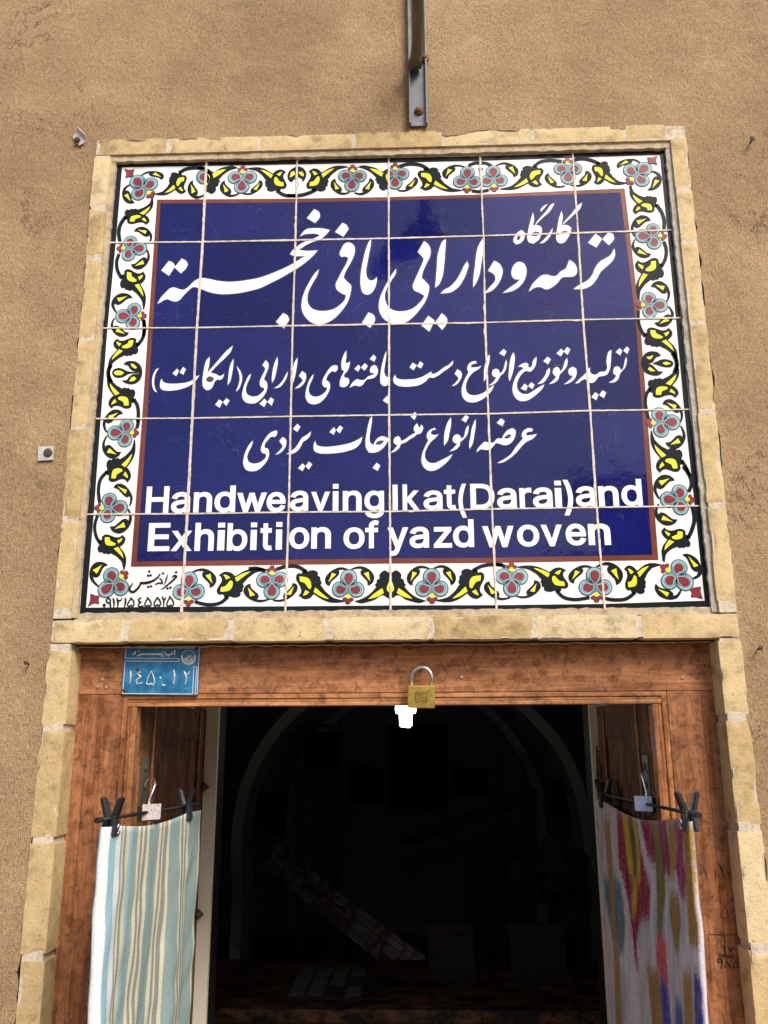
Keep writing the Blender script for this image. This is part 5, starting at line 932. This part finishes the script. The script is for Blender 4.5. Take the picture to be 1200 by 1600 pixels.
# ------------------------------------------------------------------ blue number plate
zN8 = Zm(180, 1000, 1200 / 140); Yp = YF - .006
t = thing('number_plate', 'blue enamel house number plate with white Persian writing on the lintel', 'number plate', P(250, 1084, Yp))
bl = M('blue_enamel', .35); f = bl.noise(40, 5, .7); bl.color(bl.ramp(f, [(.3, (.008, .075, .17, 1)), (.5, (.012, .14, .30, 1)), (.68, (.05, .25, .42, 1))])); bl.bump(f, .2, .001)
q = XZ(zN8('130,90 1140,100 1105,740 85,725'), Yp); b = B()
hi = [b.verts.new((x, Yp, z)) for x, z in q]; lo = [b.verts.new((x, YF - .0005, z)) for x, z in q]; b.faces.new(hi); b.faces.new(lo)
for i in range(4): b.faces.new((lo[i - 1], lo[i], hi[i], hi[i - 1]))
bmesh.ops.recalc_face_normals(b, faces=b.faces[:]); obj('plate', b, bl.m, t)
WE = plain('white_enamel', (.62, .63, .63, 1), .45, 0, .2, 90); b = B(); Yi = Yp - .0005
for s_ in ('142,105 1132,108', '1130,108 1112,400 1096,722', '145,105 135,245', '135,244 850,246', '850,246 848,288', '848,287 135,281', '133,281 98,716', '96,718 1042,723', '1036,722 1054,358', '1054,358 1094,358', '1094,358 1068,716', '1062,720 1096,722'): strip(b, zN8(s_), 1.05, Yi, smooth=False)
obj('border_line', b, WE, t)
b = B()
for s_, wz in (('228,188 262,188 272,170 256,150', (16, 20, 16)), ('292,212 322,208 342,190', 16), ('340,190 640,190', 20), ('632,192 638,160', 16), ('672,165 680,190 762,190 766,160', 18), ('796,150 798,202', 16), ('776,142 812,138', 9)): ink(b, zN8, s_, wz, Yi)
for x, y in ((322, 148), (622, 214), (646, 214), (715, 214)): dot(b, zN8, x, y, 12, Yi)
obj('lettering', b, WE, t)
b = B()
def arcp(c, r, a0, a1, n=20): return [(c[0] + r * math.cos(R(a0 + (a1 - a0) * k / n)), c[1] + r * math.sin(R(a0 + (a1 - a0) * k / n))) for k in range(n + 1)]
strip(b, zN8(arcp((981, 232), 88, -18, 198)), 24 / zN8.o[2], Yi, smooth=False); strip(b, zN8(arcp((981, 232), 94, 205, 335)), 5 / zN8.o[2], Yi, smooth=False)
for s_ in ('915,258 960,238 1018,212', '918,282 958,258 985,270 1042,232', '938,298 965,280 990,292 1040,258'): ink(b, zN8, s_, 13, Yi)
obj('emblem', b, WE, t)
EMB = plain('worn_silver_paint', (.42, .47, .50, 1), .35, .3, .5, 200); b = B()
def emboss(pts, wz):
    p3 = [P(*c, Yp - .0002) for c in sm(zN8(pts), False, 5, 80)]; k = len(p3); r = [wz / zN8.o[2] * .00118 * .5 * (.55 + .45 * math.sin(math.pi * (i + .6) / k)) for i in range(k)]; tube(b, p3, r, 8)
for s_, wz in (('203,405 207,490 188,600', 38), ('338,425 292,455 342,490 285,545 290,592 365,570', 30), ('485,415 440,500 418,585 455,600 475,585 500,605 522,575 515,500 485,415', 26), ('610,495 600,520', 34), ('622,590 650,612 672,600', 30), ('783,395 793,480 775,605', 36), ('915,415 945,470 936,600', 32), ('945,465 975,455 998,418', 26), ('945,655 947,665', 30)): emboss(s_, wz)
obj('raised_number', b, EMB, t)
for x, y in ((1092, 112), (122, 672), (302, 390)):
    b = B(); lathe(b, P(*zN8([(x, y)])[0], Yp), (0, -1, 0), [(0, .0035), (.001, .0035), (.0018, .002)], 12); obj('screw', b, IRON, t)

# ------------------------------------------------------------------ padlock on its staple
pc = P(657, 1048, YF); b = B(); tube(b, [pc + Vector(v) for v in ((-.004, .004, .006), (-.004, -.012, .006), (-.003, -.019, .002), (0, -.021, -.001), (.003, -.019, .002), (.004, -.012, .006), (.004, .004, .006))], .0022, 8)
obj('staple', b, IRON, None, 'small iron staple in the lintel holding the padlock', 'staple')
pb = P(658.5, 1089, .012); t = thing('padlock', 'brass padlock with steel shackle hanging from the lintel', 'padlock', pb)
Mx = Matrix.Translation(pb) @ Matrix.Rotation(R(1.6), 4, 'Y') @ Matrix.Rotation(R(-7), 4, 'Z')
def loc(v): return Mx @ Vector(v)
b = B(); box(b, -.0248, .0248, -.007, .007, -.0205, .0205, 0, .0016, Mx); body = obj('body', b, BRASS, t)
b = B()
for yy in ((-.0190, -.0170),):
    tube(b, [loc((-.0188, 0, .0205)), loc((-.0188, 0, .034))] + [loc((-.0188 * math.cos(a), 0, .036 + .0188 * math.sin(a))) for a in (R(15 * k) for k in range(0, 13))] + [loc((.0188, 0, .034)), loc((.0188, 0, .0205))], .0034, 12)
obj('shackle', b, STEEL, t)
zP = Zm(620, 1030, 1164 / 80); b = B(); cx, cy = 555, 865; ks = .0248 / 300
def em2(s_, wz): 
    p = [loc(((x - cx) * ks, -.0074, -(y - cy) * ks)) for x, y in nums(s_)]; tube(b, p, wz, 6)
em2('415,790 455,745 520,800 690,750 690,955 655,985 610,945 455,985 425,955 415,790', .0007); em2('440,790 530,850 665,790 660,925 590,870 455,930 440,790', .0005); em2('715,735 728,722 742,735 728,748 715,735', .0005)
obj('emblem', b, plain('engraved_line', (.10, .065, .012, 1), .6, .4), body)

# ------------------------------------------------------------------ hangers, cloths, chain
def solve_far(p_near, y_near, p_far):
    z = P(*p_near, y_near)[2]; lo, hi = y_near, 1.2
    for _ in range(50):
        m_ = (lo + hi) / 2
        if P(*p_far, m_)[2] > z: lo = m_
        else: hi = m_
    return min(lo, .45)
def bez(a, c, d, e, n=14): return [a * (1 - t_) ** 3 + c * 3 * t_ * (1 - t_) ** 2 + d * 3 * t_ * t_ * (1 - t_) + e * t_ ** 3 for t_ in (k / n for k in range(n + 1))]
def hanger(name_label, near, far, yn, yf, hook_px, tag_col, tag_label):
    A, C2 = P(*near, yn), P(*far, yf); mid = A.lerp(C2, .5); t = thing('clip_hanger', name_label, 'hanger', (mid[0], mid[1], mid[2]), 'clip hangers in the doorway')
    dx = (C2 - A).normalized(); nrm = dx.cross(Vector((0, 0, 1))).normalized()
    if nrm.dot(CAM - mid) < 0: nrm = -nrm
    b = B(); tube(b, [A, C2], .0032, 8); tube(b, [A - dx * .002, A + dx * .012], .0048, 10); tube(b, [C2 - dx * .012, C2 + dx * .002], .0048, 10); obj('bar', b, BLACKP, t)
    return t, A, C2, dx, nrm
def clip_at(t, c, dx, nrm, k=1.0, white=True):
    """spring clip: two splayed grips above, a jaw below"""
    up = Vector((0, 0, 1)); b = B()
    def blade(p0, p1, p2, w0, w1, w2, th):
        seq = [(p0, w0), (p0.lerp(p1, .5), (w0 + w1) / 2 * 1.03), (p1, w1), (p2, w2)]; rows = []
        for p, ww in seq: rows.append([b.verts.new(p + dx * ww * e + nrm * th * g) for e, g in ((-1, -1), (1, -1), (1, 1), (-1, 1))])
        for r0, r1 in zip(rows, rows[1:]):
            for i in range(4): b.faces.new((r0[i], r0[(i + 1) % 4], r1[(i + 1) % 4], r1[i]))
        b.faces.new(rows[0]); b.faces.new(rows[-1])
    for s in (-1, 1): blade(c + up * .036 * k + nrm * s * .0175 * k, c + up * .002 * k + nrm * s * .0065 * k, c - up * .030 * k + nrm * s * .0085, .0080 * k, .0095 * k, .0145 * k, .0046)
    bmesh.ops.recalc_face_normals(b, faces=b.faces[:]); bmesh.ops.bevel(b, geom=b.edges[:], offset=.0024, segments=3, affect='EDGES'); o = obj('clip', b, BLACKP, t)
    if white:
        b = B()
        for u, v, h in ((-.004, -.016, .006), (.002, -.022, .005), (-.002, -.026, .003)): tube(b, [c + dx * u * k + up * v * k + nrm * .0140, c + dx * (u + .004) * k + up * (v + h) * k + nrm * .0138], .0014 * k, 6)
        obj('worn_paint', b, plain('chipped_white', (.55, .52, .52, 1), .6), o)
def tag_block(t, c, dx, nrm, col):
    b = B(); up = Vector((0, 0, 1)); fr = (CAM - c); fr[2] = 0; nrm = (nrm + fr.normalized() * 1.1).normalized(); dx = nrm.cross(up) if nrm.cross(up).dot(dx) > 0 else -nrm.cross(up); Mx = Matrix((dx, nrm, up)).transposed().to_4x4(); Mx.translation = c; box(b, -.021, .021, -.007, .007, -.015, .012, 0, .003, Mx); o = obj('hub', b, BLACKP, t)
    b = B(); box(b, -.019, .019, .0072, .0084, -.013, .014, 0, .0005, Mx); m = M('size_sticker', .5); m.color(m.ramp(m.noise(420, 2, .6, m.pos((1, 1, .6))), [(.38, tuple(x * .45 for x in col[:3]) + (1,)), (.46, col)])); obj('sticker', b, m.m, o)
def hook(t, pts3):
    q = [Vector(p) for p in pts3]; out = []
    for i in range(len(q) - 1):
        a, c, d, e = q[max(0, i - 1)], q[i], q[i + 1], q[min(len(q) - 1, i + 2)]
        for k in range(6):
            u = k / 6; out.append(.5 * ((2 * c) + (d - a) * u + (2 * a - 5 * c + 4 * d - e) * u * u + (3 * c - a - 3 * d + e) * u ** 3))
    out.append(q[-1]); b = B(); tube(b, out, .0021, 8); obj('hook', b, STEEL, t)
# left hanger
yn, ynear = (152, 1282), -.20
yfar = solve_far(yn, ynear, (303, 1257)); HL, A, C2, dx, nr = hanger('clip hanger holding the green striped cloth at the left of the doorway', yn, (306, 1257), ynear, yfar, None, None, None)
LA, LC, Ldx, Lnr = A, C2, dx, nr
def along(A, C2, dx, pxx):   # point of the bar seen at column pxx
    lo, hi = 0.0, 1.0; s = 1 if px(C2)[0] > px(A)[0] else -1
    for _ in range(40):
        m_ = (lo + hi) / 2
        if (px(A.lerp(C2, m_))[0] - pxx) * s < 0: lo = m_
        else: hi = m_
    return A.lerp(C2, lo)
for c_ in (174, 290): clip_at(HL, along(A, C2, dx, c_), dx, nr, .92, c_ == 174)
mc = along(A, C2, dx, 233); tag_block(HL, mc, dx, nr, (.50, .44, .42, 1))
hook(HL, [mc + Vector(v) for v in ((0, 0, .008), (-.002, .002, .018), (.002, .006, .034), (.004, .012, .046), (0, .022, .056), (-.008, .034, .060), (-.018, .044, .056), (-.022, .046, .048))])
# right hanger
RN = (1092, 1274); yfr = solve_far(RN, -.20, (936, 1240)); HR, RA, RC, Rdx, Rnr = hanger('clip hanger holding the multicoloured cloth at the right of the doorway', RN, (936, 1240), -.20, yfr, None, None, None)
for c_ in (1076, 944): clip_at(HR, along(RA, RC, Rdx, c_), Rdx, Rnr, .92, True)
mc = along(RA, RC, Rdx, 1009); tag_block(HR, mc, Rdx, Rnr, (.36, .44, .66, 1))
hook(HR, [mc + Vector(v) for v in ((0, 0, .008), (.003, .002, .018), (.001, .006, .034), (0, .012, .048), (.004, .022, .060), (.012, .034, .064), (.020, .044, .060), (.024, .046, .050))])

def cloth(A, C2, dx, nr, prof, ztop, zbot, nz, wave, name, mat, label, colfn=None, pinch=.012):
    """prof: points (distance along the bar, distance out from it, pattern coordinate); hung straight down with soft folds"""
    up = Vector((0, 0, 1)); me_v, me_f, uv = [], [], []; n = len(prof)
    for k in range(nz + 1):
        f = k / nz; z = ztop + (zbot - ztop) * f
        for i, (s_, o_, u_) in enumerate(prof):
            dz, do = wave(s_, f, o_)
            p = A + dx * (s_ + pinch * (1 - f) ** 3 * (1 - i / n) ** 2) + nr * (o_ + do); p = Vector((p[0], p[1], A[2] + z + dz * (1 - f)))
            me_v.append(p); uv.append((u_, f))
    for k in range(nz):
        for i in range(n - 1): a = k * n + i; me_f.append((a, a + 1, a + n + 1, a + n))
    bm = B(); ul = bm.loops.layers.uv.new('pattern'); cl_ = bm.verts.layers.float_color.new('dye') if colfn else None
    V = [bm.verts.new(p) for p in me_v]
    if colfn:
        for v, p, u in zip(V, me_v, uv): v[cl_] = colfn(p, u)
    idx = {v: i for i, v in enumerate(V)}
    for f in me_f:
        F = bm.faces.new([V[i] for i in f]); F.smooth = True
        for lp in F.loops: lp[ul].uv = uv[idx[lp.vert]]
    o = obj(name, bm, mat, None, label, 'cloth', 'cloths hung for sale in the doorway'); so_ = o.modifiers.new('thickness', 'SOLIDIFY'); so_.thickness = .0012
    return o
# green striped cloth
L_ = (LC - LA).length
m = M('striped_cotton', .95, spec=.2); uvn = m.n('ShaderNodeUVMap', uv_map='pattern'); sp = m.n('ShaderNodeSeparateXYZ'); m.l(uvn.outputs[0], sp.inputs[0])
GRN, CRM, TPE, WHT, LBL = (.225, .31, .305, 1), (.55, .525, .40, 1), (.235, .25, .225, 1), (.62, .66, .66, 1), (.27, .44, .53, 1)
st = []
def stripes(z, lo=100.):  # positions read from the photo, in crop units
    pass
raw = [(450, WHT), (478, LBL), (508, WHT), (536, GRN), (545, CRM), (553, TPE), (563, CRM), (584, LBL), (600, GRN), (628, CRM), (640, TPE), (651, CRM), (661, TPE), (674, CRM), (686, GRN), (738, CRM), (750, TPE), (759, CRM), (767, TPE), (782, CRM), (794, GRN), (842, CRM), (850, TPE), (860, CRM), (867, TPE), (877, CRM), (888, GRN), (943, CRM), (956, GRN)]
Bx = lambda c: c / (1200 / 380)
def s_of(pxx):   # distance along the bar of the photo column pxx, seen in the row of the bar shifted for the lower row
    lo, hi = -.05, L_ + .05
    for _ in range(40):
        m_ = (lo + hi) / 2; q = LA + Ldx * m_; q = Vector((q[0], q[1], P(150, 1445, q[1])[2]))
        if px(q)[0] < pxx: lo = m_
        else: hi = m_
    return lo
s0_, s1_ = s_of(Bx(464)), s_of(Bx(950))
stops = []
for c, colr in raw:
    if c >= 470: stops.append((s_of(Bx(c)), colr))
umin, umax = s0_ - .10, s1_ + .02
ramp_ = [(0.0, WHT), ((s0_ - .030 - umin) / (umax - umin), LBL), ((s0_ - .010 - umin) / (umax - umin), WHT)] + [((s - umin) / (umax - umin), c) for s, c in stops]
mr = m.n('ShaderNodeMapRange'); mr.inputs['From Min'].default_value = umin; mr.inputs['From Max'].default_value = umax
wob = m.math('MULTIPLY_ADD', m.noise(9, 2, .5), .004, m.math('MULTIPLY_ADD', m.noise(260, 2, .5), .0012, sp.outputs[0])); wob = m.math('SUBTRACT', wob, .0026); m.l(wob, mr.inputs[0])
ramp_ = ramp_[:32]
col = m.ramp(mr.outputs[0], ramp_, 'CONSTANT')
wv = m.noise(1, 2, .6, m.pos((700, 700, 260))); col = m.mix(1, col, m.ramp(wv, [(.35, .80), (.6, 1.08)]), 'MULTIPLY'); m.color(col); m.bump(wv, .35, .0008)
prof = []
back = [(.075, -.016), (.05, -.018), (.03, -.018), (.012, -.017), (.003, -.0145), (-.001, -.010), (.001, -.005)]
acc = s0_; pts = [(s0_ + a, o_) for a, o_ in back] + [(s0_ + .004, 0)] + [(s0_ + .004 + (s1_ - s0_ - .004) * k / 60, 0) for k in range(1, 61)]
us = [None] * len(pts); us[len(back)] = s0_ + .004
for i in range(len(back) - 1, -1, -1): us[i] = us[i + 1] - math.hypot(pts[i + 1][0] - pts[i][0], pts[i + 1][1] - pts[i][1])
for i in range(len(back) + 1, len(pts)): us[i] = pts[i][0]
prof = [(p[0], p[1] + .006, u) for p, u in zip(pts, us)]
def wave_l(s, f, o):
    u = (s - s0_) / (s1_ - s0_); g = min(1, .04 + 1.9 * f)
    sag = -.010 * math.sin(math.pi * min(1, max(0, (u - .08) / .75))) if u > .08 else 0
    return sag, g * (.006 * math.sin(u * 9.5 + .6 + .3 * f) + .004 * math.sin(u * 19 + 1.2 * f) + .003 * noise.noise((s * 9, f * 3, 2))) + .004 * noise.noise((s * 26 + f * 6, f * 9 - s * 10, 5)) * min(1, 6 * f)
cloth(LA, LC, Ldx, Lnr, prof, -.012, -.62, 60, wave_l, 'hanging_cloth', m.m, 'pale green cotton cloth with cream stripes hanging at the left of the doorway')
# multicoloured ikat cloth
zK6 = Zm(820, 1220, 1200 / 380)
IK = []
for colr, s_ in (((88, 116, 126), '385,480 440,470 470,500 495,690 488,850 450,870 418,700 400,600'), ((160, 126, 78), '388,190 418,195 440,470 446,690 470,900 482,1250 452,1250 440,900 424,600 402,350'), ((110, 135, 142), '822,205 858,205 888,350 893,500 862,540 840,400'),
    ((142, 24, 62), '453,150 548,175 582,390 622,510 616,690 585,690 562,720 550,800 562,940 545,900 530,760 515,640 500,540 478,470 462,400'), ((200, 158, 34), '478,150 545,170 570,390 572,490 556,520 552,640 530,672 524,600 540,490 515,470 500,350'), ((88, 92, 36), '503,150 530,180 552,350 555,480 541,490 530,380'), ((205, 196, 202), '546,150 572,190 600,420 592,430'),
    ((142, 28, 66), '564,170 612,180 642,300 648,430 610,380 590,300'), ((140, 118, 62), '610,170 652,180 668,300 655,330 640,300'), ((112, 108, 44), '640,290 668,300 690,420 694,560 672,800 652,740 650,560 645,400'), ((138, 40, 80), '650,170 692,180 712,330 718,480 692,450 675,350'), ((160, 128, 60), '700,180 742,190 752,400 735,500 718,480 712,330'),
    ((150, 42, 98), '735,190 782,200 782,400 802,480 786,605 760,540 745,430 752,330'), ((158, 122, 52), '780,210 828,210 842,450 852,640 858,830 810,800 798,600 790,420'), ((150, 112, 55), '716,540 758,560 772,700 756,875 735,800 715,680'), ((196, 78, 88), '648,745 692,780 706,960 700,1050 672,990 648,900'),
    ((158, 120, 62), '600,910 652,930 684,1100 698,1300 640,1300'), ((62, 72, 150), '662,985 702,1000 724,1200 726,1300 694,1300'), ((64, 74, 150), '832,930 860,960 888,1200 890,1300 842,1300'), ((165, 128, 70), '778,950 822,950 834,1200 836,1300 792,1300'), ((90, 96, 158), '742,1080 772,1090 790,1300 745,1300')):
    IK.append((srgb(*colr), zK6(s_)))
def inside(p, poly):
    c = False; j = len(poly) - 1
    for i in range(len(poly)):
        if (poly[i][1] > p[1]) != (poly[j][1] > p[1]) and p[0] < (poly[j][0] - poly[i][0]) * (p[1] - poly[i][1]) / (poly[j][1] - poly[i][1]) + poly[i][0]: c = not c
        j = i
    return c
BASE = srgb(206, 197, 206)
def dye(p, u):
    x, y = px(p); fe = noise.noise((x * .9, y * .01, 1)) * 9 + noise.noise((x * 2.3, y * .02, 4)) * 7; out = Vector(BASE[:3]); hits = 0
    st_ = noise.noise((x * 1.1, y * .012, 9)); s2_ = noise.noise((x * .16, y * .008, 14)); base = Vector(BASE[:3]) * (1 + .10 * st_); base = base.lerp(Vector((.24, .29, .36)), max(0, min(.55, s2_ * 1.6))); base = base.lerp(Vector((.42, .30, .17)), max(0, min(.5, -s2_ * 1.3))); al = min(1, max(.6, .95 + .35 * noise.noise((x * 1.4, y * .015, 21))))
    for dx_, dy, wt in ((0, -10, .15), (-1.2, -4, .2), (0, 0, .3), (1.2, 4, .2), (0, 10, .15)):
        c = base
        for colr, poly in IK:
            if inside((x + dx_, y + fe * 1.6 + dy), poly): c = base.lerp(Vector(colr[:3]), al)
        out = out * 0 + c * wt if dy == -10 else out + c * wt
    return (out[0], out[1], out[2], 1)
m = M('ikat_cotton', .95, spec=.2); at = m.n('ShaderNodeAttribute', attribute_name='dye'); wv = m.noise(1, 2, .6, m.pos((650, 650, 220))); m.color(m.mix(1, at.outputs['Color'], m.ramp(wv, [(.35, .78), (.6, 1.1)]), 'MULTIPLY')); m.bump(wv, .35, .0008)
RL = (RC - RA).length
def s_ofR(pxx, row):
    lo, hi = -.05, RL + .08
    for _ in range(40):
        m_ = (lo + hi) / 2; q = RA + Rdx * m_; q = Vector((q[0], q[1], P(1000, row, q[1])[2]))
        if px(q)[0] > pxx: lo = m_
        else: hi = m_
    return lo
r0, r1 = s_ofR(1095, 1400), s_ofR(940, 1330)
pts = [(r0 + .05, -.012), (r0 + .02, -.013), (r0 + .004, -.010), (r0, -.005)] + [(r0 + .002 + (r1 - r0 - .002) * k / 150, 0) for k in range(0, 151)] + [(r1 + .004, -.006), (r1 - .01, -.014)]
def wave_r(s, f, o):
    u = (s - r0) / (r1 - r0); g = min(1, .04 + 1.9 * f)
    sag = -.016 * math.sin(math.pi * min(1, max(0, (u - .1) / .75))) if u > .1 else 0
    return sag, g * (.006 * math.sin(u * 8 + 1.2 + .4 * f) + .0045 * math.sin(u * 17 + 1.5 * f) + .004 * noise.noise((s * 9, f * 4, 7))) + .004 * noise.noise((s * 24 - f * 6, f * 9 + s * 8, 5)) * min(1, 6 * f) + .003 * math.exp(-((f - .42 - .12 * (1 - u)) / .012) ** 2)
cloth(RA, RC, Rdx, Rnr, [(a, o_ + .006, 0) for a, o_ in pts], -.012, -.62, 260, wave_r, 'hanging_cloth', m.m, 'multicoloured ikat cloth with red and yellow flames hanging at the right of the doorway', dye)
# chain beside the right door leaf
b = B(); c0, c1 = P(935, 1172, .57), P(938.5, 1292, .45); n = 15
for k in range(n):
    c = c0.lerp(c1, k / (n - 1)); a = R(35) if k % 2 else R(-55); e = Vector((math.cos(a), math.sin(a), 0)); hh = (c1 - c0).length / n * .72
    tube(b, [c + e * .0062 * math.cos(q) + Vector((0, 0, hh * math.sin(q))) for q in (2 * math.pi * i / 12 for i in range(13))], .0022, 6, cap=False)
obj('chain', b, IRON, None, 'dark iron chain hanging beside the right door leaf', 'chain')
